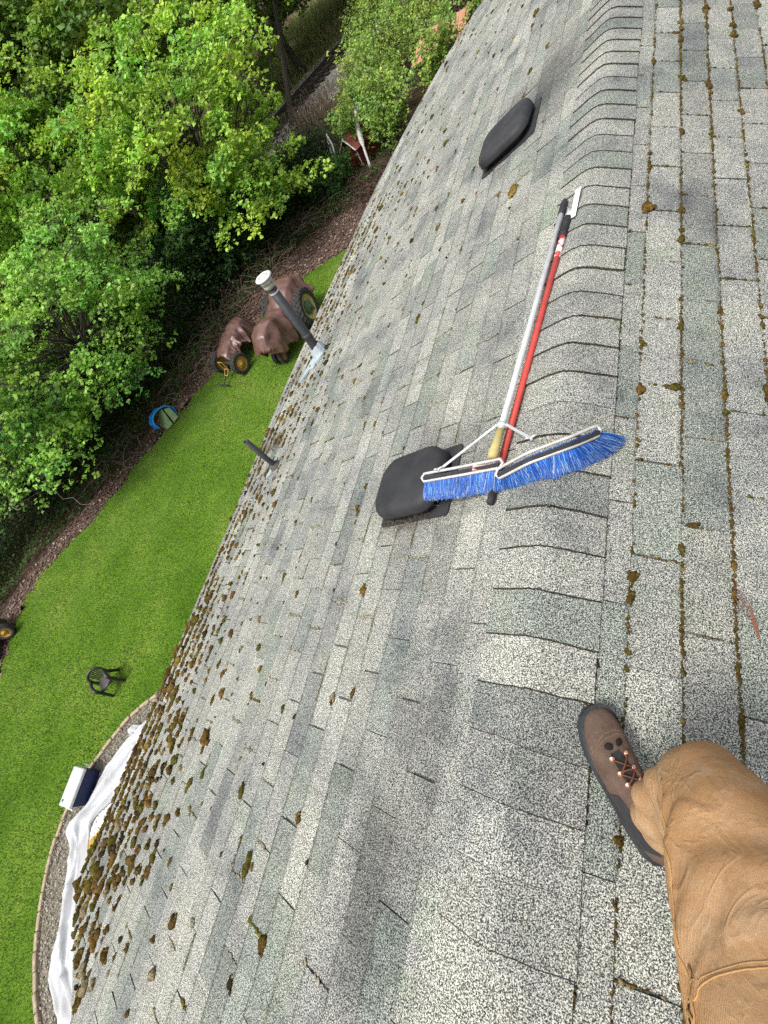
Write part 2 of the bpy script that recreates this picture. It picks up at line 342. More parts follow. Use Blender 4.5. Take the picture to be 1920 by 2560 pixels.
def tab_mesh(F, s_top, s_bot, y0, y1, clip, tint, rnd):
    """one shingle tab, butt edge raised, edges slightly ragged"""
    nu, nv = 6, 4; vs_ = []; H0, H1 = .0008, .0062; QS = (0, .5, .91, 1.0); cs = []; ew = random.Random(round(s_bot * 997)).choice((.42, .50, .58, .70, 1.25)) * rnd.uniform(.8, 1.2) if F is L3 else rnd.choice((.7, .8, 1.0))
    wob = [rnd.gauss(0, .0016) for _ in range(nu)]; lift = rnd.gauss(0, .0012); curl = rnd.gauss(0, .0012)
    e0, e1 = rnd.gauss(0, .0014), rnd.gauss(0, .0014)
    for j in range(nv):
        q = QS[j]
        for i in range(nu):
            k_ = ew * rnd.uniform(.85, 1.15) if j == nv - 1 else 1.0; cs.append((tint[0] * k_, tint[1] * k_, tint[2] * k_, 1))
            u = i / (nu - 1); y = y0 + e0 * (1 if i == 0 else 0) + (y1 - y0) * u + e1 * (1 if i == nu - 1 else 0)
            s = s_top + (s_bot - s_top) * q + (wob[i] if j == nv - 1 else 0)
            h = H0 + (H1 - H0) * q + (lift + curl * (u - .5) * 2) * q * q
            if clip:
                s = min(s, eave(y) + wob[i]); y = max(y, rake(s) + wob[i] * 2)
            vs_.append(F(s, y, h))
    top = len(vs_)
    ring = [(nv - 1) * nu + i for i in range(nu)]
    for k in ring:                                   # butt edge skirt
        v = Vector(vs_[k]); vs_.append(tuple(v))
    for k in ring:
        v = Vector(vs_[k]); sg_ = -1 if F is L3 else 1; n = Vector((sg_ * ST, 0, CT)); vs_.append(tuple(v - n * .0058 + Vector((sg_ * CT, 0, -ST)) * .0028))
    fs = [(j * nu + i, j * nu + i + 1, (j + 1) * nu + i + 1, (j + 1) * nu + i) for j in range(nv - 1) for i in range(nu - 1)]
    fs += [(top + i, top + i + 1, top + nu + i + 1, top + nu + i) for i in range(nu - 1)]
    b = len(vs_)                                     # side skirts
    for col_ in (0, nu - 1):
        idx = [j * nu + col_ for j in range(nv)]
        for k in idx: vs_.append(vs_[k])
        for k in idx:
            v = Vector(vs_[k]); n = Vector((-ST if F is L3 else ST, 0, CT)); vs_.append(tuple(v - n * .0045))
        fs += [(b + j, b + j + 1, b + nv + j + 1, b + nv + j) for j in range(nv - 1)]; b = len(vs_)
    if F is R3: fs = [f[::-1] for f in fs]
    return vs_, fs, cs + [(.26, .25, .24, 1)] * (2 * nu) + [(.50, .50, .48, 1)] * (len(vs_) - top - 2 * nu)  # dark butt lip: raw asphalt edge, drawn out as a painted gap shadow
def tab_tint(rnd):
    k = rnd.random()
    if k < .30: v, c = rnd.gauss(1.17, .04), (1.0, .995, .955)         # bleached tab
    elif k < .74: v, c = rnd.gauss(1.06, .05), (1.0, .995, .97)
    elif k < .93: v, c = rnd.gauss(.95, .05), (.94, 1.0, .95)          # greenish blend
    else: v, c = rnd.gauss(.86, .05), (.97, 1.0, 1.0)
    return (v * c[0], v * c[1], v * c[2])
tabs = []
rnd = random.Random(3); LE, RE, TW, GAP = .127, .143, .337, .0044
def rows(F, s_first, exp, s_max, phase0, shift, clip, yr):
    k = 0; s_bot = s_first
    while s_bot - exp < s_max:
        off = phase0 + shift * k; rf = 1 + rnd.gauss(0, .055)
        i0 = math.floor((yr[0] - off) / TW)
        y = off + i0 * TW
        while y < yr[1]:
            a, b = max(y + GAP / 2, yr[0]), min(y + TW - GAP / 2, yr[1])
            st = s_bot - exp - .03
            if b - a > .03 and s_bot > .10 and not (clip and (st + .03 > eave((a + b) / 2) or b < rake(s_bot - exp / 2))):
                tabs.append((F, max(st, .045), min(s_bot, s_max if not clip else 9), a, b, clip, tuple(c * rf for c in tab_tint(rnd))))
            y += TW + rnd.gauss(0, .002)
        k += 1; s_bot += exp
# left slope row 0 is the one between .497 and .629 (the rows above it run under the ridge caps)
rows(L3, .629 - 4 * LE, LE, 3.6, .226 + 4 * .135, -.135, True, (Y0R, Y1R))
rows(R3, .263 - RE, RE, 3.42, .243 - 2 * .142, .142, False, (Y0R, Y1R))
def px(p):
    q = ROT @ (Vector(p) - CAM)
    if q.z > -.05: return None
    return (960 + 1095.65 * q.x / -q.z, 1280 - 1095.65 * q.y / -q.z)
def area(t):
    F, a, b, y0, y1 = t[:5]; c = px(F((a + b) / 2, (y0 + y1) / 2))
    if c is None or not (-60 < c[0] < 1980 and -60 < c[1] < 2620): return 0
    q = [px(F(*k)) for k in ((a + .03, y0), (b, y0), (b, y1), (a + .03, y1))]
    if any(k is None for k in q): return 0
    return abs(sum(q[i][0] * q[(i + 1) % 4][1] - q[(i + 1) % 4][0] * q[i][1] for i in range(4))) / 2
order = sorted(range(len(tabs)), key=lambda i: -area(tabs[i])); single = set(order[:300]); rest = MB()
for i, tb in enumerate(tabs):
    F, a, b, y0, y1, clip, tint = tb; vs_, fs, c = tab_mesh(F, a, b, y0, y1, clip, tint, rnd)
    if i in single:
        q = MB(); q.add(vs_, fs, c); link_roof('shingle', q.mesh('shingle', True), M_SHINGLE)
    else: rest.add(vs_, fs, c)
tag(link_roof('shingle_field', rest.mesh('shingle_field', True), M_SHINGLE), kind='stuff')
# ridge caps: bent over the ridge, butt edge towards the near gable
def cap_mesh(y_near, tint, rnd, near=False):
    wl, wr = .150 + rnd.gauss(0, .002), .183 + rnd.gauss(0, .002); prof = []
    for s in (-wl, -.12, -.09, -.06, -.035, -.018, -.008, 0, .008, .018, .035, .06, .10, .14, wr):
        a = abs(s); F = L3 if s < 0 else R3
        x, _, z = F(a, 0, 0); z -= .007 * math.exp(-(s / .022) ** 2)   # worn, rounded fold
        n = (-ST if s < 0 else ST); prof.append((x, z, n * min(1, a / .06)))
    sk = rnd.gauss(0, .0025); nv = 4; vs_ = []; wob = [rnd.gauss(0, .0012) for _ in prof]
    for j in range(nv):
        q = j / (nv - 1); y = y_near + .178 * (1 - q)
        h = .009 + .0060 * q + (rnd.gauss(0, .0012) if j == nv - 1 else 0)
        for i, (x, z, nx) in enumerate(prof):
            vs_.append((x + nx * h, y + (wob[i] + sk * (i / 7 - 1)) * q, z + h * (1 - .1 * abs(nx))))
    m = len(prof); top = len(vs_)
    for i in range(m): vs_.append(vs_[(nv - 1) * m + i])
    b = len(vs_)
    for i in range(m): v = vs_[(nv - 1) * m + i]; vs_.append((v[0], v[1] - .0052, v[2] - .0075))
    fs = [(j * m + i, (j + 1) * m + i, (j + 1) * m + i + 1, j * m + i + 1) for j in range(nv - 1) for i in range(m - 1)]
    fs += [(top + i, b + i, b + i + 1, top + i + 1) for i in range(m - 1)]
    for e in (0, m - 1):
        idx = [j * m + e for j in range(nv)]; b1 = len(vs_)
        for k in idx: vs_.append(vs_[k])
        b2 = len(vs_)
        for k in idx: v = vs_[k]; vs_.append((v[0], v[1], v[2] - .008))
        fs += [(b1 + j, b1 + j + 1, b2 + j + 1, b2 + j) for j in range(nv - 1)]
    return vs_, fs, [(*tint, 1)] * top + [(.17, .155, .14, 1)] * (len(vs_) - top)  # dark skirt: asphalt edge and dirt, its lip painting the shadow gap
y = 3.845 - .143 * 43
CAPY = []
while y < Y1R - .1:
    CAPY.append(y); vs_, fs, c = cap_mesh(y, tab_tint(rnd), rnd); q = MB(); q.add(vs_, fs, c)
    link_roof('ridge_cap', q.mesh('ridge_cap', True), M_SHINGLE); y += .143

# ------------------------------------------------------------------ moss and lichen on the roof (stuff)
def ico():
    bm = bmesh.new(); bmesh.ops.create_icosphere(bm, subdivisions=2, radius=1); V = np.array([v.co[:] for v in bm.verts]); F = np.array([[v.index for v in f.verts] for f in bm.faces]); bm.free(); return V, F
IV, IF = ico()
def lumps(name, items, mat, label, cat):
    """items: (F, s, y, radius_s, radius_y, height, colour)"""
    VV, FF, TT = [], [], []; b = 0
    big = []
    for it in items:
        if it[3] > .009:
            F, s, y, rs, ry, hh, c = it
            for _ in range(int(RNG.integers(2, 6))): k = RNG.uniform(.35, .75); big.append((F, s + RNG.normal(0, .6) * rs, y + RNG.normal(0, .7) * ry, rs * k, ry * k, hh * k * 1.1, np.array(c) * RNG.uniform(.7, 1.4)))
    for (F, s, y, rs, ry, hh, c) in list(items) + big:
        d = 1 + RNG.normal(0, .24, len(IV)); V = IV * d[:, None]; a = RNG.normal(0, .35); ca, sa = math.cos(a), math.sin(a)
        us, uy = V[:, 0] * rs, V[:, 1] * ry; us, uy = us * ca - uy * sa, us * sa + uy * ca
        h = np.maximum(V[:, 2], -.15) * hh + .006; sg = -1 if F is L3 else 1
        S, Y = s + us, y + uy
        X = sg * S * CT + sg * h * ST; Z = -S * ST + h * CT
        VV.append(np.stack([X, Y, Z], 1)); FF.append(IF + b); b += len(IV); tt = np.ones((len(IV), 4))
        tt[:, :3] = np.array(c) * (1 + RNG.normal(0, .18, (len(IV), 1))); TT.append(tt)
    me = np_mesh(name, np.concatenate(VV), np.concatenate(FF), np.clip(np.concatenate(TT), .003, 1))
    return tag(link(name, me, mat, None, True), label, cat, kind='stuff')
BROWN, RUST, OLIVE, GOLD, DARK, TAN = (.125, .085, .026), (.18, .112, .034), (.115, .102, .024), (.25, .185, .045), (.055, .043, .026), (.32, .27, .17)
def mcol(r):
    return BROWN if r < .38 else RUST if r < .58 else OLIVE if r < .74 else GOLD if r < .84 else DARK if r < .93 else TAN
items = []
def left_edge(s): return .629 + LE * round((s - .629) / LE) + .006
n = 0
while n < 2300:
    y = RNG.uniform(-1.95, 5.6); s = 3.42 - abs(RNG.normal(0, .58 if RNG.random() < .75 else .3)); 
    if s < .9: continue
    dens = 1.0 if y < .2 else (.75 if y < 2.4 else .42)
    cl_ = mnoise.noise(Vector((s * 2.2, y * 1.7, 3.1))) * .5 + .5
    if RNG.random() > dens * (.25 + 1.2 * cl_): continue
    e = left_edge(s) + RNG.normal(0, .012)
    if e > eave(y) - .002 or y < rake(e) + .02: continue
    n += 1; near = max(0, min(1, (.6 - y) / 2.2)); r = RNG.lognormal(math.log(.0092 + .0065 * near), .40); r = min(r, .034)
    items.append((L3, e, y, r * RNG.uniform(.85, 1.3), r * RNG.uniform(.85, 1.25), r * RNG.uniform(.8, 1.15), mcol(RNG.random())))
for _ in range(330):                                     # small scattered lumps over the far roof
    y = RNG.uniform(2.2, 9.2); s = RNG.uniform(.35, 3.3)
    if s > eave(y) - .02 or RNG.random() > (.35 + .25 * s): continue
    r = RNG.lognormal(math.log(.011), .4); items.append((L3, left_edge(s), y, r, r * 1.4, r * .8, mcol(RNG.random() * .5 + .48)))
for _ in range(90):
    y = RNG.uniform(-1.2, 2.6); s = RNG.uniform(.75, 2.4); r = min(.015, RNG.lognormal(math.log(.0075), .4))
    items.append((L3, left_edge(s), y, r, r * 1.5, r * .8, mcol(RNG.random())))
for (s, y, r) in ((1.2, -.72, .022), (1.19, -.76, .018), (1.45, -.55, .02), (2.05, -.7, .022), (1.9, -.62, .018), (2.2, -1.1, .026), (2.35, -1.25, .028)):
    items.append((L3, left_edge(s), y, r * .9, r * 1.4, r * .6, OLIVE))
# right slope: moss lines along the butt edges and in some slots
for k in range(6):
    e = .263 + RE * k; y = -.6; wgt = (.45, .95, .95, .75, .6, .6)[k]
    while y < 4.8:
        y += RNG.uniform(.003, .011); m = mnoise.noise(Vector((y * 2.3, k * 7.7, 1.2))) * .5 + .5
        if m * 1.5 * wgt < RNG.random() * .85: continue
        r = RNG.lognormal(math.log(.0034), .38)
        if RNG.random() < .03: r *= 2.8
        items.append((R3, e + .002 + RNG.normal(0, .0022), y, r, r * RNG.uniform(1, 2.0), r * .75, mcol(RNG.random() * .8)))
for (F, a, b, y0, y1, clip, tint) in tabs:
    if F is R3 and a < .9 and -.6 < y0 < 4 and RNG.random() < .8:
        for _ in range(int(RNG.integers(3, 11))):
            r = RNG.lognormal(math.log(.0033), .35); items.append((R3, RNG.uniform(a + .03, b), y0 - GAP / 2 + RNG.normal(0, .001), r * 1.7, r, r * .6, mcol(RNG.random() * .85) if RNG.random() < .75 else TAN))
for yc in CAPY:                                          # brown seams under the right ends of the caps
    if -.6 < yc < 3.2 and RNG.random() < .8:
        for _ in range(int(RNG.integers(8, 22))):
            r = RNG.lognormal(math.log(.0028), .3); items.append((R3, RNG.uniform(.05, .185), yc - .002, r * 1.7, r, r * .8 + .002, BROWN if RNG.random() < .7 else OLIVE))
    if RNG.random() < .8 and yc < 3:
        for _ in range(14):
            r = RNG.lognormal(math.log(.0026), .3); items.append((R3, .187, yc + RNG.uniform(0, .14), r, r * 1.6, r, BROWN if RNG.random() < .6 else DARK))
lumps('roof_moss', items, M_MOSS, 'brown and olive moss clumps growing along the shingle edges', 'moss')
# dry pale lichen strands: flattened irregular strips along butt edges and slots of the middle slope
items = []
for (F, a, b, y0, y1, clip, tint) in tabs:
    if F is not L3 or not (.5 < b < 3.2) or not (-1.6 < y0 < 4.2): continue
    if RNG.random() < .40:
        c = np.array((.42, .40, .29)) * RNG.uniform(.75, 1.25) if RNG.random() < .75 else np.array(OLIVE) * 1.6; mct = int(RNG.integers(4, 13)); f0 = RNG.uniform(0, .5); f1 = RNG.uniform(.5, 1)
        for q in np.linspace(f0, f1, mct):
            r = RNG.lognormal(math.log(.0034), .35); items.append((F, a + .03 + (b - a - .03) * q, y0 - GAP / 2 + RNG.normal(0, .0015), r * 2.2, r, r * .55, c))
        if RNG.random() < .55:
            r = RNG.uniform(.007, .013); items.append((F, b + .003, y0, r * 1.2, r, r * .5, c))
    if RNG.random() < .30:
        ln = RNG.uniform(.05, .2); yy = RNG.uniform(y0, y1 - ln); c = np.array((.40, .38, .27)) * RNG.uniform(.7, 1.2) if RNG.random() < .7 else np.array(OLIVE) * 1.5
        for q in np.arange(0, ln, .008):
            r = RNG.lognormal(math.log(.0026), .35); items.append((F, b + .002 + RNG.normal(0, .0012), yy + q, r, r * 2.0, r * .8, c))
lumps('dry_lichen', items, M_MOSS, 'pale dry lichen strands in the shingle joints', 'lichen')

# ------------------------------------------------------------------ roof vents
def rrect(s0, s1, y0, y1, r, n=6):
    out = []
    for (cs, cy, a0) in ((s1 - r, y1 - r, 0), (s0 + r, y1 - r, 90), (s0 + r, y0 + r, 180), (s1 - r, y0 + r, 270)):
        for k in range(n + 1):
            a = math.radians(a0 + 90 * k / n); out.append((cs + r * math.cos(a), cy + r * math.sin(a)))
    return out
def roof_vent(s0, s1, y0, y1, label):
    v = empty('roof_vent', L3((s0 + s1) / 2, (y0 + y1) / 2, 0), label, 'roof vent', 'black roof vents')
    w = MB(); fl = rrect(s0 - .035, s1 + .008, y0 - .012, y1 + .02, .015, 2); m = len(fl)
    w.add([L3(s, y, .013) for s, y in fl] + [L3(s, y, .006) for s, y in fl], [tuple(range(m))] + [(i, m + i, m + (i + 1) % m, (i + 1) % m) for i in range(m)])
    w.build('flange', M_BLACKPL, v)
    w = MB(); cs, cy = (s0 + s1) / 2, (y0 + y1) / 2; rings = []
    for (ins, h) in ((-.002, None), (0, .058), (.001, .072), (.006, .086), (.016, .097), (.032, .1035), (.06, .106), (.11, .107)):
        q = rrect(s0 + ins, s1 - ins, y0 + ins, y1 - ins, max(.098 - ins * .55, .02)); rg = []
        for (s, y) in q:
            hh = h
            if h is None:                     # lower lip: high over the near side, low at the far side
                k = min(1, max(0, (y - y0) / (y1 - y0))); hh = .046 if k < .55 else .046 - (k - .55) / .45 * .032
            rg.append(L3(s, y, hh))
        rings.append(rg)
    m = len(rings[0]); vs_ = [p for r in rings for p in r]; fs = []
    for i in range(len(rings) - 1):
        for k in range(m): fs.append((i * m + k, i * m + (k + 1) % m, (i + 1) * m + (k + 1) % m, (i + 1) * m + k))
    fs.append(tuple((len(rings) - 1) * m + k for k in range(m))); w.add(vs_, fs)
    hd = w.build('hood', M_BLACKPL, v, True); md = hd.modifiers.new('thick', 'SOLIDIFY'); md.thickness = .003; md.offset = -1
    w = MB(); q = rrect(s0 + .07, s1 - .07, y0 + .055, y1 - .07, .03, 3); m = len(q)
    w.add([L3(s, y, .012) for s, y in q] + [L3(s, y, .085) for s, y in q], [(i, (i + 1) % m, m + (i + 1) % m, m + i) for i in range(m)]); w.build('inner_collar', M_BLK, v)
    return v
roof_vent(.48, .875, .745, 1.065, 'black plastic roof vent partly covered by the blue broom')
roof_vent(.475, .86, 3.52, 3.93, 'black plastic roof vent alone on the far upper slope')
# dry grass stuffed under the near vent
w = MB()
for _ in range(130):
    s, y = RNG.uniform(.55, .86), RNG.uniform(.70, .80); a = RNG.uniform(0, 6.28); l = RNG.uniform(.02, .06)
    w.tube([L3(s, y, .014), L3(s + l * .5 * math.cos(a), y + l * .4 * math.sin(a), .024), L3(s + l * math.cos(a), y + l * .6 * math.sin(a), .013)], .0011, 3)
tag(w.build('nest_straw', M_TWIG), 'dry grass poking out from under the near black vent', 'straw', kind='stuff')

# ------------------------------------------------------------------ vent pipes
def pipe(b, h, r, label, lean=(0, 0)):
    v = empty('vent_pipe', b, label, 'vent pipe'); b = Vector(b); ax = Vector((lean[0], lean[1], 1)).normalized()
    w = MB(); w.lathe(b - ax * .05, ax, [(0, r), (h + .05, r), (h + .05, r * .8), (h - .12, r * .78)], 24, caps=False); w.build('pipe', M_PIPE, v, True)
    return v, b, ax
B1 = L3(2.815, 2.953, 0); v, b, ax = pipe(B1, .86, .044, 'tall black vent pipe with white cap and pale flashing')
w = MB(); w.lathe(b + ax * .215, ax, [(0, .0445), (0, .048), (.06, .048), (.06, .0445)], 24, caps=False); w.build('coupling', M_PIPE, v, True)
w = MB(); w.lathe(b + ax * .218, ax, [(0, .0483), (.006, .0483)], 24, caps=False); w.build('red_ring', simple('faded red print', (.25, .06, .06)), v)
w = MB(); w.lathe(b + ax * .745, ax, [(0, .0445), (0, .0465), (.012, .0465), (.012, .0445)], 24, caps=False); w.build('white_ring', M_WHITEPL, v)
w = MB(); w.lathe(b + ax * .80, ax, [(0, .046), (0, .056), (.03, .057), (.032, .052), (.045, .052), (.047, .060), (.075, .060), (.075, .04)], 28); w.build('cap_collar', simple('dirty clear plastic', (.42, .42, .36), (.22, .22, .17), 30, .4), v, True)
w = MB(); w.lathe(b + ax * .885, ax, [(0, .035), (0, .072), (.006, .080), (.014, .080), (.020, .072), (.020, .05), (.016, .045), (.016, .001)], 32); w.build('cap', M_WHITEPL, v, True)
w = MB(); w.lathe(b + ax * .9012, ax, [(0, .048), (.003, .044), (.003, .041), (0.0, .038)], 32, caps=False); w.build('cap_groove', simple('stained groove', (.32, .20, .16)), v)
def flashing(v, s, y, r, sk, hh):
    w = MB()
    w.grid(26, 5, lambda u, q: tuple(Vector(L3(s, y, 0)) + Vector((math.cos(u * 6.2832) * (r + .012 + q * .035 + .006 * math.sin(u * 44)), math.sin(u * 6.2832) * (r + .012 + q * .035 + .006 * math.sin(u * 44)), (1 - q) * hh + math.cos(u * 6.2832) * (r + .02 + q * .035) * math.tan(TH) + .016 + .004 * math.sin(u * 31 + q * 5)))))
    w.build('boot_collar', M_LEAD, v, True)
    w = MB(); k = sk
    pts = [(-.10, -.06), (-.06, -.13), (.02, -.19), (.10, -.17), (.20 * k, -.30), (.26 * k, -.24), (.19 * k, -.08), (.12, -.03), (.14, .05), (.05, .12), (-.02, .10), (-.09, .13), (-.11, .03)]; m = len(pts)
    w.add([L3(s + a, y + b_, .022 + .006 * math.sin(i * 2.1)) for i, (a, b_) in enumerate(pts)] + [L3(s + a, y + b_, .008) for a, b_ in pts], [tuple(range(m))] + [(i, (i + 1) % m, m + (i + 1) % m, m + i) for i in range(m)])
    w.build('flashing_sheet', M_LEAD, v)
flashing(v, 2.815, 2.953, .044, 1.0, .10)
v, b, ax = pipe(L3(2.775, 1.60, 0), .40, .024, 'short plain black vent pipe without a cap', (.02, -.03))
w = MB(); w.lathe(Vector(L3(2.775, 1.60, .008)), (-ST, 0, CT), [(0, .06), (.012, .055), (.03, .036), (.045, .030), (.045, .025)], 20, caps=False); w.build('boot_collar', simple('grimy collar', (.10, .095, .08), (.05, .045, .04), 40), v, True)
w = MB(); q = [(.0, -.05), (.07, -.09), (.10, -.05), (.05, .0), (.0, .03)]
w.add([L3(2.79 + a, 1.58 + c, .016) for a, c in q] + [L3(2.79 + a, 1.58 + c, .006) for a, c in q], [tuple(range(5))] + [(i, (i + 1) % 5, 5 + (i + 1) % 5, 5 + i) for i in range(5)]); w.build('flashing_sheet', M_LEAD, v)

# ------------------------------------------------------------------ moss broom and scraper pole
def lerp(a, b, t): return tuple(a[i] + (b[i] - a[i]) * t for i in range(3))
def pl(pts, t):
    k = t * (len(pts) - 1); i = min(int(k), len(pts) - 2); return lerp(pts[i], pts[i + 1], k - i)
br = empty('push_broom', L3(.2, .88, .03), 'blue bristled broom with silver handle and two hinged heads', 'broom')
A, Bp = L3(.205, .90, .072), L3(.098, 2.392, .026)
w = MB(); w.tube([lerp(A, Bp, .06), lerp(A, Bp, .5), lerp(A, Bp, .93)], .0128, 14); w.build('handle', M_ALU, br, True)
w = MB(); w.lathe(lerp(A, Bp, .925), Vector(Bp) - Vector(A), [(0, .0128), (0, .0165), (.02, .0170), (.09, .0165), (.105, .013), (.11, .008)], 16); w.build('grip', M_BLK, br, True)
w = MB(); w.lathe(lerp(A, Bp, .0), Vector(Bp) - Vector(A), [(0, .016), (.02, .021), (.05, .0175), (.13, .0155)], 12); w.build('yellow_socket', M_YEL, br, True)
w = MB(); w.tube([lerp(A, Bp, .094), lerp(A, Bp, .106)], .019, 14); w.build('collar', M_ALU, br, True)
w = MB(); w.box(L3(.22, .855, .075), (.10, .028, .03)); w.build('hinge_block', simple('worn red fitting', (.42, .16, .13), (.55, .5, .46), 40), br)
def head(frame, tips, n, up, br, width):
    """frame/tips: polylines; rods of the loop, black block and bristles"""
    up = Vector(up); back = [Vector(p) + up * width for p in frame]
    hd = MB(); loop = [pl(frame, i / 14) for i in range(15)]; lb = [tuple(Vector(p) + up * width) for p in loop][::-1]
    e0, e1 = Vector(loop[0]), Vector(loop[-1])
    cap1 = [tuple(e1 + up * width * .5 + (e1 - Vector(loop[-2])).normalized() * .012)]; cap0 = [tuple(e0 + up * width * .5 - (Vector(loop[1]) - e0).normalized() * .012)]
    hd.tube(loop + cap1 + lb + cap0, .0062, 8, closed=True); fr = hd.build('frame', simple('pale metal frame', (.66, .64, .60), (.48, .45, .42), 30, .42, .4), br, True)
    w = MB(); w.grid(15, 2, lambda u, q: tuple(Vector(pl(frame, u)) + up * width * (.30 + .40 * q) + Vector((0, 0, -.010)))); bl = w.build('bristle_block', M_BLK, br)
    md = bl.modifiers.new('t', 'SOLIDIFY'); md.thickness = .016
    V, T, F = [], [], []
    for i in range(n):
        u = min(1, max(0, RNG.uniform(-.0, 1.0))); q = RNG.random(); a = Vector(pl(frame, u)) + up * width * (.05 + .9 * q) * .8 + Vector((0, 0, -.006))
        tp = Vector(pl(tips, min(1, max(0, u + RNG.normal(0, .018))))) + Vector((RNG.normal(0, .004), RNG.normal(0, .005) + .016 * q, RNG.normal(0, .003) + .012 * q))
        d = (tp - a); side = d.cross(Vector((.3, .1, 1))).normalized() * (.00085 if RNG.random() < .8 else .0013)
        mid = a + d * .55 + Vector((RNG.normal(0, .0025), RNG.normal(0, .0015), RNG.normal(0, .0025)))
        b = len(V); V += [a - side, a + side, mid + side, mid - side, tp + side * .6, tp - side * .6]; F += [(b, b + 1, b + 2, b + 3), (b + 3, b + 2, b + 4, b + 5)]
        k = RNG.random(); c = (.012, .085, .40) if k < .40 else (.022, .15, .56) if k < .70 else (.02, .045, .20) if k < .80 else (.13, .29, .56) if k < .93 else (.46, .52, .56)
        c = np.array(c) * RNG.uniform(.7, 1.3); ct = c * .62 + np.array((.30, .36, .46)) * .38 if RNG.random() < .4 else c
        T += [(*c, 1)] * 4 + [(*ct, 1)] * 2
    tag(link('bristles', np_mesh('bristles', [tuple(p) for p in V], F, T), M_BRIS, br), kind='stuff')
head([L3(.482, .828, .140), L3(.33, .838, .105), L3(.157, .842, .078)], [L3(.487, .760, .108), L3(.35, .770, .062), L3(.190, .788, .020)], 5200, (.02, .9, .42), br, .032)
head([L3(.160, .806, .066), L3(.04, .834, .072), R3(.045, .895, .072), R3(.118, .952, .072)],
     [L3(.196, .790, .018), L3(.10, .792, .014), L3(.035, .800, .018), R3(.012, .800, .020), R3(.105, .862, .014), R3(.172, .918, .014), R3(.222, .985, .016)], 7200, (-.15, .8, .58), br, .034)
C0 = lerp(A, Bp, .10)
for (p, q) in ((L3(.405, .862, .142), -1), (L3(.02, .905, .105), 1)):
    k = Vector(C0) + Vector((q * .016, 0, .006)); w = MB(); d = Vector(p) - k; sd = d.cross(Vector((0, 0, 1))).normalized() * .0055; nn = d.cross(sd).normalized() * .0015
    w.add([k - sd - nn, k + sd - nn, Vector(p) + sd - nn, Vector(p) - sd - nn, k - sd + nn, k + sd + nn, Vector(p) + sd + nn, Vector(p) - sd + nn], [(0, 1, 2, 3), (7, 6, 5, 4), (0, 4, 5, 1), (1, 5, 6, 2), (2, 6, 7, 3), (3, 7, 4, 0)])
    w.build('brace', M_ALU, br)
    w = MB(); c = Vector(p); w.lathe(c - Vector((0, 0, .012)), (0, 0, 1), [(0, .006), (.022, .006)], 8)
    for sg in (-1, 1): w.tube([c + Vector((0, 0, .004)), c + Vector((sg * .010, sg * .004, .012)), c + Vector((sg * .017, sg * .006, .012))], [.004, .0045, .003], 6)
    w.build('wing_nut', M_ALU, br, True)
sp = empty('scraper_pole', L3(.18, .75, 0), 'red pole scraper with black grip and white blade beside the broom handle', 'scraper')
A2, B2 = L3(.222, .735, .022), L3(.064, 2.28, .024)
w = MB(); w.tube([lerp(A2, B2, .04), lerp(A2, B2, .4), lerp(A2, B2, .80)], .0132, 14); w.build('pole', M_RED, sp, True)
t = NT('chipped white and red'); M_CHIP = t.done(t.bsdf(t.ramp(t.noise(26, 3), [(.50, (.80, .78, .76)), (.56, (.60, .05, .04))]), .5))
w = MB(); w.tube([lerp(A2, B2, .80), lerp(A2, B2, .89)], .0136, 14); w.build('worn_section', M_CHIP, sp, True)
w = MB(); w.lathe(lerp(A2, B2, .885), Vector(B2) - Vector(A2), [(0, .0136), (0, .0175), (.03, .0165), (.06, .0178), (.10, .0165), (.125, .0175), (.13, .013)], 16); w.build('grip', M_BLK, sp, True)
w = MB(); w.lathe(lerp(A2, B2, .966), Vector(B2) - Vector(A2), [(0, .012), (.03, .011), (.05, .008)], 14); w.build('ferrule', M_ALU, sp, True)
w = MB(); w.lathe(lerp(A2, B2, 0), Vector(B2) - Vector(A2), [(0, .011), (.005, .0145), (.07, .0145)], 14); w.build('end_cap', M_BLK, sp, True)
w = MB(); q = [L3(.060, 2.215, .022), L3(.030, 2.205, .024), L3(.016, 2.40, .030), L3(.046, 2.41, .028)]
w.add(q + [tuple(Vector(p) - Vector((0, 0, .003))) for p in q], [(0, 1, 2, 3), (7, 6, 5, 4), (0, 4, 5, 1), (1, 5, 6, 2), (2, 6, 7, 3), (3, 7, 4, 0)]); w.build('blade', M_WHITEBL, sp)
w = MB()
for k in range(5):
    a = Vector(R3(.545, .50 + .02 * k, .012)); w.tube([a, a + Vector((.035, -.045 - .01 * k, .004)), a + Vector((.05, -.10 - .012 * k, .0))], .0009, 4)
tag(w.build('pine_needles', simple('red brown needle', (.26, .10, .06))), 'reddish dead pine needles lying on the right slope', 'needles', kind='stuff')

# ------------------------------------------------------------------ person: boot and trousers in view, body behind the camera
per = empty('person', R3(.27, -.03, 0), 'person in brown canvas work trousers and lace up boots standing on the ridge', 'person')
def remesh(name, mb, voxel, smooth_it=6):
    o = mb.build('tmp', None); md = o.modifiers.new('r', 'REMESH'); md.mode = 'VOXEL'; md.voxel_size = voxel
    sm = o.modifiers.new('s', 'SMOOTH'); sm.iterations = smooth_it; sm.factor = .5
    me = bpy.data.meshes.new_from_object(o.evaluated_get(bpy.context.evaluated_depsgraph_get())); me.name = name
    bpy.data.objects.remove(o); return me
t = NT('duck canvas')
cv = t.mix((.46, .265, .128), (.38, .21, .096), t.ramp(t.noise(5, 6, .6), [(.35, (0, 0, 0)), (.7, (1, 1, 1))]))
cv = t.mix(cv, (.50, .36, .23), t.ramp(t.noise(14, 7, .7), [(.48, (0, 0, 0)), (.76, (.8, .8, .8))]))
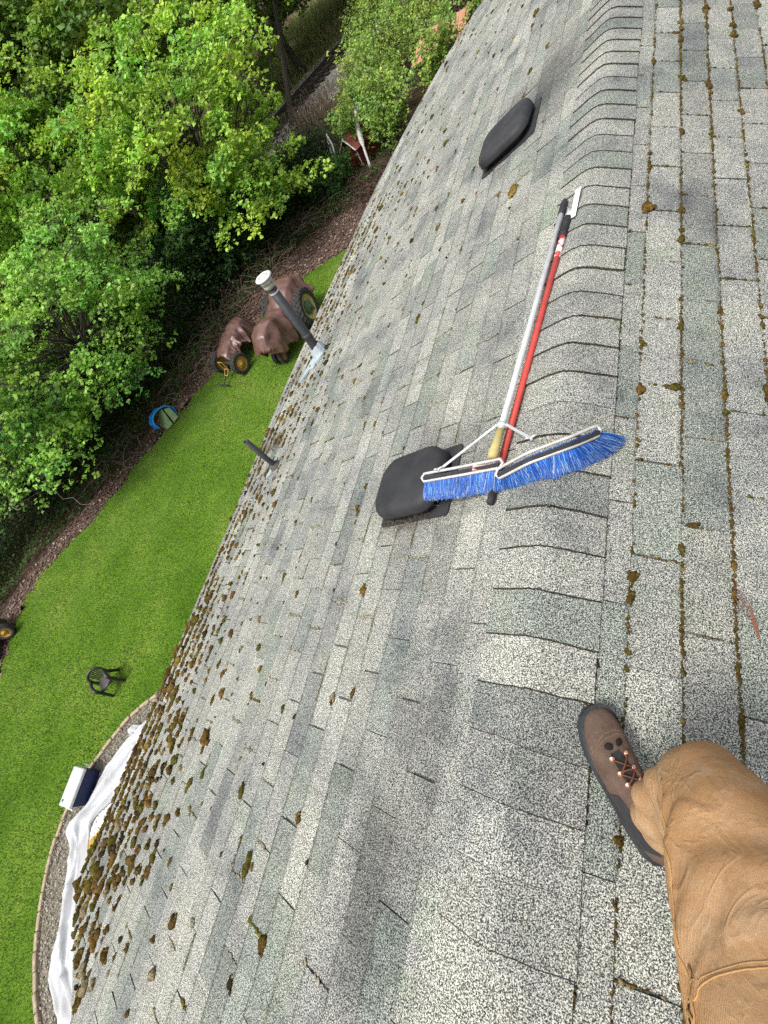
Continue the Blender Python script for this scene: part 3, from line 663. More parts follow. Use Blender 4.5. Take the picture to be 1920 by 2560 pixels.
cv = t.mix(cv, (.46, .33, .21), t.ramp(t.noise(3.2, 4, .6), [(.45, (0, 0, 0)), (.75, (.6, .6, .6))]))
cv = t.mix(cv, (.17, .105, .05), t.ramp(t.noise(9, 5, .6, 1.2), [(.58, (0, 0, 0)), (.76, (.75, .75, .75))]))
wv = t.n('ShaderNodeTexWave'); wv.inputs['Scale'].default_value = 260; wv.inputs['Distortion'].default_value = 3; wv.inputs['Detail'].default_value = 3; t.l(t.co.outputs['Object'], wv.inputs[0])
hb = t.n('ShaderNodeMath', operation='MULTIPLY_ADD'); t.l(wv.outputs['Fac'], hb.inputs[0]); hb.inputs[1].default_value = .12; t.l(t.noise(26, 6, .65), hb.inputs[2])
cr = t.ramp(t.noise(9, 3, .5, 1.6), [(.44, (0, 0, 0)), (.50, (1, 1, 1)), (.56, (0, 0, 0))]); hc = t.n('ShaderNodeMath', operation='MULTIPLY_ADD'); t.l(cr, hc.inputs[0]); hc.inputs[1].default_value = .35; t.l(hb.outputs[0], hc.inputs[2])
M_CANVAS = t.done(t.bsdf(cv, .92, 0, t.bump(hc.outputs[0], .45, .010), .12))
LEG = [(.350, -.072, .005, .072), (.350, -.068, .06, .076), (.356, -.052, .14, .075), (.364, -.030, .24, .070), (.370, -.006, .34, .066), (.374, .004, .405, .067), (.386, -.035, .465, .075), (.400, -.110, .520, .085), (.425, -.21, .585, .105), (.462, -.33, .665, .117), (.53, -.48, .74, .125)]
def tub(mb, pts, sq=None, n=28, k=5):
    P_ = catmull([np.array(p) for p in pts], k); mb.tube([p[:3] for p in P_], [p[3] for p in P_], n)
pm = MB(); tub(pm, LEG)
tub(pm, [(.62, -.62, -.20, .080), (.63, -.61, 0, .082), (.645, -.57, .18, .082), (.66, -.52, .30, .088), (.675, -.53, .45, .098), (.68, -.53, .60, .110), (.67, -.53, .74, .125)])
tub(pm, [(.53, -.50, .72, .125), (.61, -.52, .76, .14), (.69, -.53, .74, .125)]); tub(pm, [(.61, -.52, .74, .15), (.60, -.50, .88, .165)])
me = remesh('trousers', pm, .007, 8)
cen = [Vector(p[:3]) for p in LEG]
CO = np.empty(len(me.vertices) * 3, 'f'); NO = np.empty(len(me.vertices) * 3, 'f'); me.vertices.foreach_get('co', CO); me.vertices.foreach_get('normal', NO)
CO = CO.reshape(-1, 3); NO = NO.reshape(-1, 3); FD = np.zeros(len(CO))
for i_, c in enumerate(CO.tolist()):                      # folds: bunched at the hem, creases behind the knee, loose waves on the thigh
    x, y, z = c
    f = mnoise.noise(Vector((x * 16, y * 16, z * 16))) * .0045 + mnoise.noise(Vector((x * 6 + 4, y * 6, z * 6))) * .008
    if x < .47 and z < .40:
        ang = math.atan2(y + .05, x - .352); k = max(0, 1 - abs(z - .15) / .30)
        f += k * (.008 * math.sin(ang * 3 + z * 26 + 1.0) + .005 * math.sin(ang * 5 - z * 44))
    if .38 < z < .62 and y < -.02: f += .0030 * math.sin((z * 1.4 - y * .4) * 62 + x * 14 + 3 * mnoise.noise(Vector((x * 9, y * 9, z * 9))))
    FD[i_] = f
me.vertices.foreach_set('co', (CO + NO * FD[:, None]).astype('f').ravel()); me.update()
trs = link('trousers', me, M_CANVAS, per, True)
from mathutils.bvhtree import BVHTree
bvh = BVHTree.FromPolygons([v_.co for v_ in me.vertices], [p.vertices[:] for p in me.polygons])
def snap(p, off=.0008):
    loc, nr, _, _ = bvh.find_nearest(Vector(p)); return loc + nr * off
def seam(name, pts, r, mat, n=40, off=.0008):
    P_ = catmull(pts, max(2, n // (len(pts) - 1))); w = MB(); w.tube([snap(p, off) for p in P_], r, 6); o = w.build(name, mat, trs_par, True); return o
trs_par = per
M_SEAM = simple('seam thread', (.50, .30, .13), (.36, .20, .08), 60, .9)
for dx in (0, .006): seam('side_seam', [(.306 + dx, .0, .43), (.310 + dx, -.056, .482), (.312 + dx, -.088, .527), (.317 + dx, -.128, .540), (.327 + dx, -.165, .565), (.338 + dx, -.20, .60), (.352 + dx, -.25, .64)], .0010, M_SEAM)
for k in (0, 1): seam('panel_seam', [(.340 - .003 * k, -.215 + .022 * k, .60), (.345, -.185 + .010 * k, .622), (.355, -.168 + .007 * k, .633), (.374, -.151 + .008 * k, .641), (.392, -.139 + .007 * k, .645), (.43, -.125 + .007 * k, .64), (.48, -.14, .62)], .0009 if k == 0 else .0006, M_SEAM)
for dz in (0, .008): seam('hem_seam', [(.352 + .09 * math.cos(a), -.068 + .09 * math.sin(a), .025 + dz) for a in np.linspace(0.6, 5.4, 9)], .0009, M_SEAM, 48)
# open tool pocket slit on the outer thigh
def lens(name, p0, p1, wd, off, mat):
    w = MB(); c0, c1 = Vector(p0), Vector(p1); n = 14; L_, R_ = [], []
    d = (c1 - c0); sd = d.cross(Vector((-.9, .1, .4))).normalized()
    for i in range(n):
        u = i / (n - 1); ww = wd * math.sin(math.pi * u) ** .6 if 0 < u < 1 else .0003
        L_.append(snap(c0 + d * u + sd * ww, off)); R_.append(snap(c0 + d * u - sd * ww, off))
    w.add(L_ + R_, [(i, i + 1, n + i + 1, n + i) for i in range(n - 1)]); o = w.build(name, mat, per)
    w = MB(); w.tube([tuple(p) for p in L_] + [tuple(p) for p in R_[::-1]], .0013, 6, closed=True); w.build(name + '_edge', M_SEAM, per, True); return o
M_DARKCL = simple('black lining', (.008, .008, .009), (.014, .013, .012), 60, .9)
lens('pocket_opening', (.318, -.146, .565), (.323, -.166, .578), .0022, .0012, M_DARKCL)
lens('pocket_opening', (.324, -.174, .595), (.346, -.250, .640), .0055, .0012, M_DARKCL)
t = NT('yellow black print'); M_PRINT = t.done(t.bsdf(t.ramp(t.noise(120, 3, .6), [(.50, (.01, .01, .01)), (.54, (.62, .48, .05))], 'CONSTANT'), .8))
lens('yellow_lining', (.333, -.206, .614), (.345, -.246, .638), .0035, .0022, M_PRINT)
# boot
heel, toe = Vector(R3(.360, -.165, .014)), Vector(R3(.168, .118, .014)); fw = (toe - heel).normalized(); FL = (toe - heel).length
up = Vector((ST, 0, CT)); up = (up - fw * up.dot(fw)).normalized(); lat = fw.cross(up)          # lat points to the wearer's right
def boot(heel, fw, up, lat, par, full=True):
    def P_(t_, x, z): return heel + fw * (t_ * FL) + lat * x + up * z
    ST_ = [(0.0, .020, .105), (.03, .032, .128), (.10, .039, .140), (.22, .041, .142), (.34, .042, .128), (.44, .044, .110), (.54, .047, .094), (.64, .050, .080), (.74, .0515, .071), (.84, .049, .064), (.91, .043, .056), (.96, .034, .046), (.99, .020, .034)]
    def bend(t_): return -.012 * math.sin(t_ * math.pi) + .010 * max(0, t_ - .6)      # slight inward curve of the last
    w = MB(); n = 17
    for (t_, hw, hh) in ST_:
        rg = []
        for k in range(n):
            a = math.pi * k / (n - 1); cx, sz = math.cos(a), math.sin(a); e = .62 if t_ > .4 else .5
            x = hw * math.copysign(abs(cx) ** e, cx); z = .022 + (hh - .022) * sz ** .8
            if t_ < .45: x *= 1 - .25 * sz
            rg.append(P_(t_, x + bend(t_), z + .0012 * mnoise.noise(Vector((t_ * 14, k * .7, 0)))))
        w.v.extend([tuple(p) for p in rg]); w.c.extend([(.5, .5, .5, 1)] * n)
    m = len(ST_)
    w.f = [(i * n + k, i * n + k + 1, (i + 1) * n + k + 1, (i + 1) * n + k) for i in range(m - 1) for k in range(n - 1)] + [tuple(range(n))[::-1], tuple((m - 1) * n + k for k in range(n))]
    t = NT('nubuck'); cb = t.mix((.135, .092, .070), (.085, .055, .042), t.ramp(t.noise(16, 7, .65), [(.35, (0, 0, 0)), (.66, (1, 1, 1))]))
    cb = t.mix(cb, (.26, .21, .18), t.ramp(t.noise(38, 6, .7), [(.60, (0, 0, 0)), (.80, (.6, .6, .6))]))
    up_o = w.build('boot_upper', t.done(t.bsdf(cb, .9, 0, t.bump(t.noise(50, 6, .7), .5, .006), .15)), par, True)
    w = MB(); so = [(-.012, .022), (-.004, .034), (.05, .043), (.2, .046), (.4, .046), (.55, .050), (.7, .056), (.82, .055), (.91, .049), (.97, .038), (1.005, .022), (1.012, .006)]
    outl = [(t_, hw) for t_, hw in so] + [(t_, -hw) for t_, hw in so[::-1]]; m = len(outl)
    lo = [P_(t_, x + bend(t_), 0 + .006 * max(0, t_ - .85) / .15) for t_, x in outl]; hi = [P_(t_, x * .985 + bend(t_), .026 + (.010 if t_ > .9 else 0)) for t_, x in outl]
    w.add([tuple(p) for p in lo + hi], [tuple(range(m))[::-1], tuple(m + i for i in range(m))] + [(i, (i + 1) % m, m + (i + 1) % m, m + i) for i in range(m)])
    w.build('boot_sole', simple('grey rubber sole', (.045, .050, .055), (.025, .027, .03), 20, .8, bump=.4, bscale=90), par)
    # dark side panel, tongue, eyelets, laces
    bv = BVHTree.FromPolygons([Vector(p) for p in [v_.co for v_ in up_o.data.vertices]], [p.vertices[:] for p in up_o.data.polygons])
    def on(t_, x, z, off=.001):
        loc, nr, _, _ = bv.find_nearest(P_(t_, x, z)); return loc + (loc - P_(t_, bend(t_), .03)).normalized() * off
    for sd in (-1, 1):
        w = MB(); w.grid(16, 6, lambda u, q: tuple(on(.10 + .36 * u, sd * .055, .034 + q * (.070 - .040 * u * u) , .0018))); w.build('side_panel', simple('dark grey textile', (.038, .038, .042), (.026, .026, .028), 60, .85), par, True)
    w = MB(); w.grid(16, 7, lambda u, q: tuple(on(.44 + .33 * u, bend(.5) + (q - .5) * .040 * (1 - .25 * u), .15, .0025))); w.build('tongue', simple('black tongue', (.012, .012, .013), (.03, .03, .032), 60, .8), par, True)
    for (t0, t1, zz) in ((.83, .70, .10), (.86, .72, .10)):
        w = MB(); w.tube([on(t0 - (t0 - t1) * abs(k_ / 6 - 1) ** 2, (k_ / 6 - 1) * .05, .03 + .09 * (1 - abs(k_ / 6 - 1)), .0006) for k_ in range(13)], .0008, 5); w.build('toe_seam', simple('boot thread', (.24, .17, .12)), par, True)
    M_COP = simple('copper eyelet', (.72, .36, .24), (.62, .45, .38), 60, .3, .7); M_LACE = simple('brown lace', (.17, .06, .03), (.11, .04, .02), 120, .8)
    ey = []
    for i, t_ in enumerate((.735, .665, .590, .505)):
        for sd in (-1, 1):
            c = on(t_, bend(t_) + sd * (.024 + .0015 * i), .15, .001); nr = (c - P_(t_, bend(t_), .03)).normalized(); ey.append((i, sd, c + nr * .004))
            w = MB(); w.lathe(c, nr, [(0, .0068), (.0028, .0068), (.0040, .0052), (.0040, .0030), (.0055, .0030), (.0060, .0015)], 14); w.build('eyelet', M_COP, par, True)
    for sd in (-1, 1):
        w = MB(); c = on(.79, bend(.79) + sd * .017, .14, .001); w.lathe(c, (c - P_(.79, bend(.79), .03)).normalized(), [(0, .010), (.002, .0095), (.0035, .006)], 12); w.build('eye_patch', M_DARKCL, par, True)
    E = {(i, s): c for i, s, c in ey}
    for i in range(3):
        for sd in (-1, 1):
            a, b = E[(i, sd)], E[(i + 1, -sd)]; mid = (a + b) / 2 + up * (.005 + .002 * sd); w = MB(); w.tube(catmull([tuple(a), tuple(mid), tuple(b)], 6), .0019, 7); w.build('lace', M_LACE, par, True)
    w = MB(); a = E[(1, -1)]; w.tube(catmull([tuple(a), tuple(a + lat * .012 + up * .012 + fw * .006), tuple(a + lat * .032 + up * .012), tuple(a + lat * .036 - fw * .022 + up * .012), tuple(a + lat * .018 - fw * .034 + up * .012), tuple(a + lat * .004 - fw * .024 + up * .008)], 6), .0019, 7); w.build('lace', M_LACE, par, True)
boot(heel, fw, up, lat, per)
h2 = Vector(R3(.66, -.70, .014)); f2 = Vector((-.1, 1, .04)); f2 = (f2 - Vector((ST, 0, CT)) * f2.dot(Vector((ST, 0, CT)))).normalized(); u2 = Vector((ST, 0, CT)); boot(h2, f2, u2, f2.cross(u2), per)
bm_ = MB()                                                # jacketed torso, arms and head, all behind the lens
tub(bm_, [(.60, -.50, .84, .16), (.59, -.47, .98, .165), (.57, -.43, 1.14, .175), (.55, -.40, 1.26, .15)])
tub(bm_, [(.40, -.42, 1.24, .07), (.34, -.50, 1.08, .055), (.34, -.46, .92, .045), (.40, -.36, .84, .04)]); tub(bm_, [(.70, -.42, 1.24, .07), (.80, -.46, 1.06, .055), (.80, -.44, .90, .045), (.74, -.36, .82, .04)])
tub(bm_, [(.40, -.42, 1.25, .07), (.55, -.41, 1.29, .085), (.70, -.42, 1.25, .07)])
link('jacket', remesh('jacket', bm_, .014, 4), simple('black jacket', (.02, .02, .022), (.03, .03, .032), 12, .9), per, True)
hm = MB(); tub(hm, [(.55, -.39, 1.28, .06), (.54, -.37, 1.38, .06), (.53, -.34, 1.46, .09), (.53, -.33, 1.53, .098), (.53, -.34, 1.60, .07)])
for (dx, s_) in ((-.045, 1), (.045, 1)): hm.lathe((.53 + dx * 2.1, -.33, 1.49), (dx, 0, 0), [(0, .02), (.015, .03)], 10)
hm.tube([(.53, -.26, 1.51), (.53, -.225, 1.475)], [.012, .018], 8)
link('head', remesh('head', hm, .010, 3), simple('skin', (.55, .35, .26), (.48, .29, .21), 20, .6), per, True)
w = MB(); tub(w, [(.53, -.37, 1.52, .10), (.53, -.36, 1.58, .095), (.53, -.36, 1.625, .05)]); link('hair', remesh('hair', w, .012, 2), simple('brown hair', (.07, .045, .03), (.04, .025, .02), 60, .8), per, True)
for (hx, hy, hz) in ((.41, -.34, .82), (.73, -.34, .80)):
    w = MB(); w.tube([(hx, hy, hz + .02), (hx, hy + .04, hz - .02), (hx, hy + .07, hz - .05)], [.028, .036, .03], 10)
    for k in range(4): w.tube([(hx - .027 + .018 * k, hy + .07, hz - .05), (hx - .03 + .02 * k, hy + .105 - .006 * abs(k - 1.5), hz - .075), (hx - .03 + .02 * k, hy + .12 - .008 * abs(k - 1.5), hz - .11)], [.0095, .009, .007], 8)
    w.tube([(hx + .03, hy + .03, hz - .02), (hx + .055, hy + .055, hz - .045), (hx + .055, hy + .075, hz - .07)], [.011, .010, .008], 8); w.build('hand', simple('skin hand', (.55, .35, .26), (.48, .29, .21), 20, .6), per, True)

# ------------------------------------------------------------------ round gravel pad, edging, collapsed white pool, cooler, chair
PC, PR = np.array([-6.95, -3.75]), 3.42
edge_px = [(-8.3, -.62), (-9.10, -1.27), (-9.63, -1.85), (-9.97, -2.55), (-10.22, -3.2), (-10.30, -4.05), (-10.05, -4.93), (-9.55, -5.70), (-9.0, -6.22), (-8.4, -6.6), (-7.6, -6.95)]
ecurve = catmull(edge_px, 10)
tag(poly_sheet('gravel_bed', ecurve + [(-5.2, -7.2), (-2.9, -6.8), (-2.9, -.3), (-6, -.3)], G + .012, M_GRAVEL))
P = scatter(ecurve + [(-6.5, -7.2), (-6.0, -.4)], 14000, (-10.5, -6, -7.2, -.3)); cl = np.array([.26, .225, .18]) * RNG.uniform(.3, 1.5, (len(P), 1))
litter('gravel_stones', P, .022, cl, z=G + .012, label='small brown gravel stones round the collapsed pool', cat='gravel')
edg = empty('garden_edging', (edge_px[4][0], edge_px[4][1], G), 'curved tan stone edging between lawn and gravel', 'edging')
M_EDGE = simple('tan edging stone', (.42, .33, .24), (.27, .21, .15), 18, .95, bump=.5, bscale=60)
acc = 0; last = np.array(ecurve[0]); seg = []
dense = catmull(edge_px, 60); cum = np.concatenate([[0], np.cumsum([math.dist(dense[i], dense[i + 1]) for i in range(len(dense) - 1)])])
for k in range(int(cum[-1] / .30)):
    d0, d1 = k * .30 + .008, k * .30 + .292; a = np.array([np.interp(d0, cum, [q[i] for q in dense]) for i in (0, 1)]); b = np.array([np.interp(d1, cum, [q[i] for q in dense]) for i in (0, 1)])
    m = (a + b) / 2; an = math.atan2(b[1] - a[1], b[0] - a[0]); w = MB(); w.box((m[0], m[1], G + .03 + random.uniform(-.01, .012)), (math.dist(a, b), .085, .09), Matrix.Rotation(an + random.gauss(0, .03), 3, 'Z') @ Matrix.Rotation(random.gauss(0, .04), 3, 'X'))
    o = w.build('edging_stone', M_EDGE, edg)
    md = o.modifiers.new('b', 'BEVEL'); md.width = .012; md.segments = 1
M_SHEET = simple('white pool sheet', (.50, .51, .53), (.42, .425, .435), 3, .55, bump=.25, bscale=7, bdist=.03)
t = NT('specked pool floor'); fl = t.mix((.60, .60, .61), (.10, .085, .06), t.ramp(t.noise(24, 5, .7), [(.57, (0, 0, 0)), (.64, (1, 1, 1))]))
fl = t.mix(fl, t.ramp(t.noise(30, 4), [(.3, (.22, .13, .005)), (.6, (.50, .33, .012))]), t.ramp(t.noise(1.15, 5, .62), [(.565, (0, 0, 0)), (.60, (1, 1, 1))])); M_PFLOOR = t.done(t.bsdf(fl, .6))
pool = empty('collapsed_pool', (-9.2, -4.0, G), 'collapsed white round pool with crumpled wall and yellow algae on its floor', 'pool')
OUT = [(-7.7, -.95), (-8.35, -1.22), (-8.98, -1.70), (-9.42, -2.19), (-9.77, -2.94), (-9.87, -3.62), (-10.16, -4.19), (-9.74, -4.46), (-9.40, -5.03), (-9.11, -5.46), (-8.82, -6.01), (-8.25, -6.32), (-7.5, -6.6)]
INN = [(-7.6, -1.0), (-8.2, -1.3), (-8.90, -1.72), (-8.72, -2.0), (-8.78, -2.72), (-9.05, -3.28), (-9.38, -3.76), (-9.28, -4.14), (-9.02, -4.42), (-8.72, -4.85), (-8.46, -5.26), (-8.20, -5.50), (-7.2, -5.75)]
OUT = [(o[0] * .986, o[1] * .986) for o in OUT]; INN = [(i[0] * .992, i[1] * .992) for i in INN]
INN = [(o[0] + .97 * (i[0] - o[0]), o[1] + .97 * (i[1] - o[1])) for o, i in zip(OUT, INN)]
oc, ic = catmull(OUT, 9), catmull(INN, 9); NS = len(oc)
w = MB(); prof = [(0, .02), (.08, .07), (.20, .11), (.32, .12), (.46, .08), (.58, .04), (.70, .09), (.82, .07), (.95, .03), (1.0, .01)]
def shp(u, q):
    i = min(int(u * (NS - 1)), NS - 2); fr = u * (NS - 1) - i
    o = np.array(oc[i]) * (1 - fr) + np.array(oc[i + 1]) * fr; n_ = np.array(ic[i]) * (1 - fr) + np.array(ic[i + 1]) * fr
    k = q * (len(prof) - 1); j = min(int(k), len(prof) - 2); c = k - j; a = prof[j][0] * (1 - c) + prof[j + 1][0] * c; h = prof[j][1] * (1 - c) + prof[j + 1][1] * c
    p = o * (1 - a) + n_ * a; nn = mnoise.noise(Vector((p[0] * 1.8, p[1] * 1.8, q * 2))); n2 = mnoise.noise(Vector((u * 26 + q * 9, q * 3, 4)))
    w_ = 2.2 * mnoise.noise(Vector((u * 5, q * .8, 3))); fold = (1 - abs(math.sin(q * 6.5 + w_ * 1.6))) ** 3; f2_ = (1 - abs(math.sin(q * 3 + u * 30 + w_ * 2))) ** 4
    return (p[0] + .03 * nn, p[1] + .03 * nn, G + .025 + max(0, h * (1 + .5 * nn) + (.085 * fold + .04 * f2_) * math.sin(math.pi * min(1, max(0, q))) ** .5))
w.grid(160, 30, shp); o = w.build('crumpled_wall', M_SHEET, pool, True); md = o.modifiers.new('t', 'SOLIDIFY'); md.thickness = .006
w = MB(); vs_ = [(x + .03, y, G + .045) for x, y in ic] + [(-5.2, -6.2, G + .045), (-5.2, -.9, G + .045)]; w.add(vs_, [tuple(range(len(vs_)))]); w.build('pool_floor', M_PFLOOR, pool)
w = MB(); w.grid(8, 6, lambda u, q: (-9.12 - .28 * u + .03 * math.sin(q * 9), -2.10 + .22 * q - .10 * u, G + .06 + .10 * math.sin(u * 3) + .04 * math.sin(q * 7 + u * 4))); o = tag(w.build('paper_scrap', M_SHEET), 'small white plastic scrap on the gravel beside the pool', 'scrap'); md = o.modifiers.new('t', 'SOLIDIFY'); md.thickness = .004
# cooler
cb = Vector((-9.93, -3.34, G)); an = math.radians(98); Rz = Matrix.Rotation(an, 3, 'Z')
coo = empty('cooler', cb, 'navy blue cooler box with white lid on the lawn edge', 'cooler')
def soft_box(name, c, size, mat, par, bev=.02, Rm=None, taper=1.0, seg=3):
    bm = bmesh.new(); bmesh.ops.create_cube(bm, size=1)
    for v_ in bm.verts:
        k = taper if v_.co.z < 0 else 1; v_.co = Vector((v_.co.x * size[0] * k, v_.co.y * size[1] * k, v_.co.z * size[2]))
    bmesh.ops.bevel(bm, geom=bm.edges[:], offset=bev, segments=seg, affect='EDGES', profile=.6)
    for v_ in bm.verts: v_.co = (Rm @ v_.co if Rm is not None else v_.co) + Vector(c)
    me = bpy.data.meshes.new(name); bm.to_mesh(me); bm.free(); return link(name, me, mat, par, True)
M_NAVY = simple('navy plastic', (.012, .022, .075), (.009, .016, .055), 12, .5)
M_COOLW = simple('white cooler plastic', (.55, .56, .57), (.47, .48, .49), 12, .45)
soft_box('body', cb + Vector((0, 0, .19)), (.70, .36, .36), M_NAVY, coo, .045, Rz, .93)
soft_box('lid', cb + Vector((0, 0, .405)), (.73, .38, .075), M_COOLW, coo, .03, Rz)
for (x, y) in ((-.30, -.12), (-.30, .12), (.30, -.12), (.30, .12)):
    w = MB(); w.lathe(cb + Rz @ Vector((x, y, .4405)), (0, 0, 1), [(0, .034), (.004, .034), (.004, .028), (.001, .026)], 16); w.build('cup_ring', simple('grey ring', (.38, .40, .44)), coo)
w = MB(); w.lathe(cb + Rz @ Vector((-.26, .11, .444)), (0, 0, 1), [(0, .028), (.002, .026)], 14); w.build('latch_hole', M_BLK, coo)
for sg in (-1, 1):
    w = MB(); e = sg * .365; w.tube([tuple(cb + Rz @ Vector(q)) for q in ((e, -.10, .34), (e + sg * .045, -.10, .28), (e + sg * .045, .10, .28), (e, .10, .34))], .013, 8); w.build('handle', M_COOLW, coo, True)
# monobloc chair
def chair(base, rz, par):
    Rm = Matrix.Rotation(rz, 3, 'Z'); B = Vector(base); T_ = lambda x, y, z: tuple(B + Rm @ (Vector((x, y, z)) * .76))
    M_CH = simple('dark brown plastic', (.026, .022, .022), (.020, .017, .017), 12, .42, spec=.5); M_SEAT = simple('faded seat plastic', (.088, .078, .076), (.060, .052, .052), 10, .5)
    w = MB(); w.grid(9, 9, lambda u, q: T_((u - .5) * (.46 - .06 * q), .22 - .44 * q, .43 - .015 * math.sin(u * math.pi) - .02 * q)); o = w.build('seat', M_SEAT, par, True); md = o.modifiers.new('t', 'SOLIDIFY'); md.thickness = .022
    rim = catmull([(-.22, -.20, .42), (-.235, -.245, .60), (-.20, -.30, .74), (-.10, -.335, .80), (0, -.345, .815), (.10, -.335, .80), (.20, -.30, .74), (.235, -.245, .60), (.22, -.20, .42)], 5)
    w = MB(); w.tube([T_(*p) for p in rim], .034, 8); w.build('back_rim', M_CH, par, True)
    for k in range(6):
        x = -.135 + .054 * k; w = MB(); n_ = 6
        w.grid(n_, 2, lambda u, q: T_(x * (.8 + .35 * u) + (q - .5) * .030, -.215 - .115 * u - .02 * math.sin(u * 3), .43 + .36 * u)); o = w.build('back_slat', M_CH, par); md = o.modifiers.new('t', 'SOLIDIFY'); md.thickness = .012
    for sg in (-1, 1):
        w = MB(); pts = catmull([(sg * .225, -.26, .62), (sg * .275, -.10, .645), (sg * .285, .10, .64), (sg * .275, .225, .60), (sg * .262, .245, .50), (sg * .265, .255, .30), (sg * .285, .275, 0)], 5)
        w.tube([T_(*p) for p in pts], [.030 + .014 * math.sin(i / len(pts) * 3.1) for i in range(len(pts))], 8); w.build('arm_leg', M_CH, par, True)
        w = MB(); w.tube([T_(*p) for p in catmull([(sg * .225, -.20, .43), (sg * .245, -.25, .25), (sg * .275, -.33, 0)], 4)], [.046] * 4 + [.038] * 4 + [.03], 8); w.build('leg', M_CH, par, True)
    w = MB(); w.tube([T_(-.24, .22, .41), T_(0, .235, .395), T_(.24, .22, .41)], .026, 8); w.build('front_apron', M_CH, par, True)
cc = (-10.70, -1.33, G); ch = empty('plastic_chair', cc, 'dark brown plastic garden armchair standing on the lawn', 'chair'); chair(cc, math.radians(-112), ch)

# ------------------------------------------------------------------ tractors under brown tarps
M_TYRE = simple('tractor tyre', (.030, .030, .031), (.055, .052, .048), 14, .9)
M_CREAM = simple('cream rim', (.56, .47, .22), (.36, .25, .10), 10, .6); M_GRN = simple('green hub', (.055, .13, .055), (.10, .10, .06), 20, .6)
M_RIMY = simple('yellow rim', (.52, .30, .035), (.34, .20, .07), 10, .55); M_RUST = simple('rusty rim', (.36, .20, .12), (.24, .12, .07), 16, .8)
def VOR(t):
    q = t.n('ShaderNodeTexVoronoi'); q.inputs['Scale'].default_value = 2.0; t.l(t.co.outputs['Object'], q.inputs['Vector']); r = t.n('ShaderNodeTexVoronoi'); r.inputs['Scale'].default_value = 6.5; t.l(t.co.outputs['Object'], r.inputs['Vector'])
    m = t.n('ShaderNodeMath', operation='MULTIPLY_ADD'); t.l(r.outputs['Distance'], m.inputs[0]); m.inputs[1].default_value = .12; t.l(q.outputs['Distance'], m.inputs[2]); return m.outputs[0]
t = NT('brown tarp'); M_TARP = t.done(t.bsdf(t.mix((.150, .076, .062), (.095, .045, .036), t.ramp(t.noise(3, 5), [(.35, (0, 0, 0)), (.7, (1, 1, 1))])), .36, 0, t.bump(VOR(t), .40, .07), .55))
M_IRON = simple('dark iron', (.03, .035, .03), (.06, .05, .04), 20, .8)
def wheel(c, ax, r, wd, par, rim, hub, lugs=22, hubr=.28, name='wheel'):
    ax = Vector(ax).normalized(); c = Vector(c); wh = bpy.data.objects.new(name, None); COL.objects.link(wh); wh.parent = par; wh.location = c - par.location; wh.empty_display_size = .05
    def put(nm, mb, mat, sm=True):
        o = link(nm, mb.mesh(nm), mat, None, sm); o.parent = wh; o.matrix_parent_inverse = Matrix.Translation(c).inverted(); return o
    w = MB(); h = wd / 2; w.lathe(c - ax * h, ax, [(.1 * wd, r * .64), (0, r * .74), (.02 * wd, r * .88), (.12 * wd, r * .955), (.88 * wd, r * .955), (.98 * wd, r * .88), (wd, r * .74), (.9 * wd, r * .64)], 40, caps=False)
    a = Vector((0, 0, 1)); a = (a - ax * a.dot(ax)).normalized(); b = ax.cross(a)
    for k in range(lugs):
        for sg in (-1, 1):
            th0 = 2 * math.pi * (k + (.5 if sg > 0 else 0)) / lugs; th1 = th0 + .5 * 2 * math.pi / lugs * 1.7
            p0 = c + ax * sg * h * .98 + (a * math.cos(th0) + b * math.sin(th0)) * r * .93; p1 = c + ax * sg * h * .05 + (a * math.cos(th1) + b * math.sin(th1)) * r * .975
            w.tube([p0, p1], r * .045, 4)
    put('tyre', w, M_TYRE)
    w = MB(); w.lathe(c - ax * h, ax, [(.12 * wd, r * .66), (.10 * wd, r * .62), (.30 * wd, r * .59), (.42 * wd, r * .40), (.40 * wd, r * .1), (.62 * wd, r * .1), (.60 * wd, r * .40), (.72 * wd, r * .59), (.90 * wd, r * .62), (.88 * wd, r * .66)], 32, caps=False); put('rim', w, rim)
    w = MB(); w.lathe(c + ax * h * .1, ax, [(-.2 * wd, r * hubr), (.35 * wd, r * hubr), (.42 * wd, r * hubr * .85), (.42 * wd, r * .1), (.60 * wd, r * .09), (.60 * wd, .001)], 20, caps=False); put('hub', w, hub)
    for k in range(6):
        th = k * math.pi / 3; w = MB(); w.lathe(c + ax * h * .02 + (a * math.cos(th) + b * math.sin(th)) * r * .45, ax, [(0, r * .03), (.06, r * .03), (.06, .001)], 6, caps=False); put('bolt', w, M_RUST)
    return wh
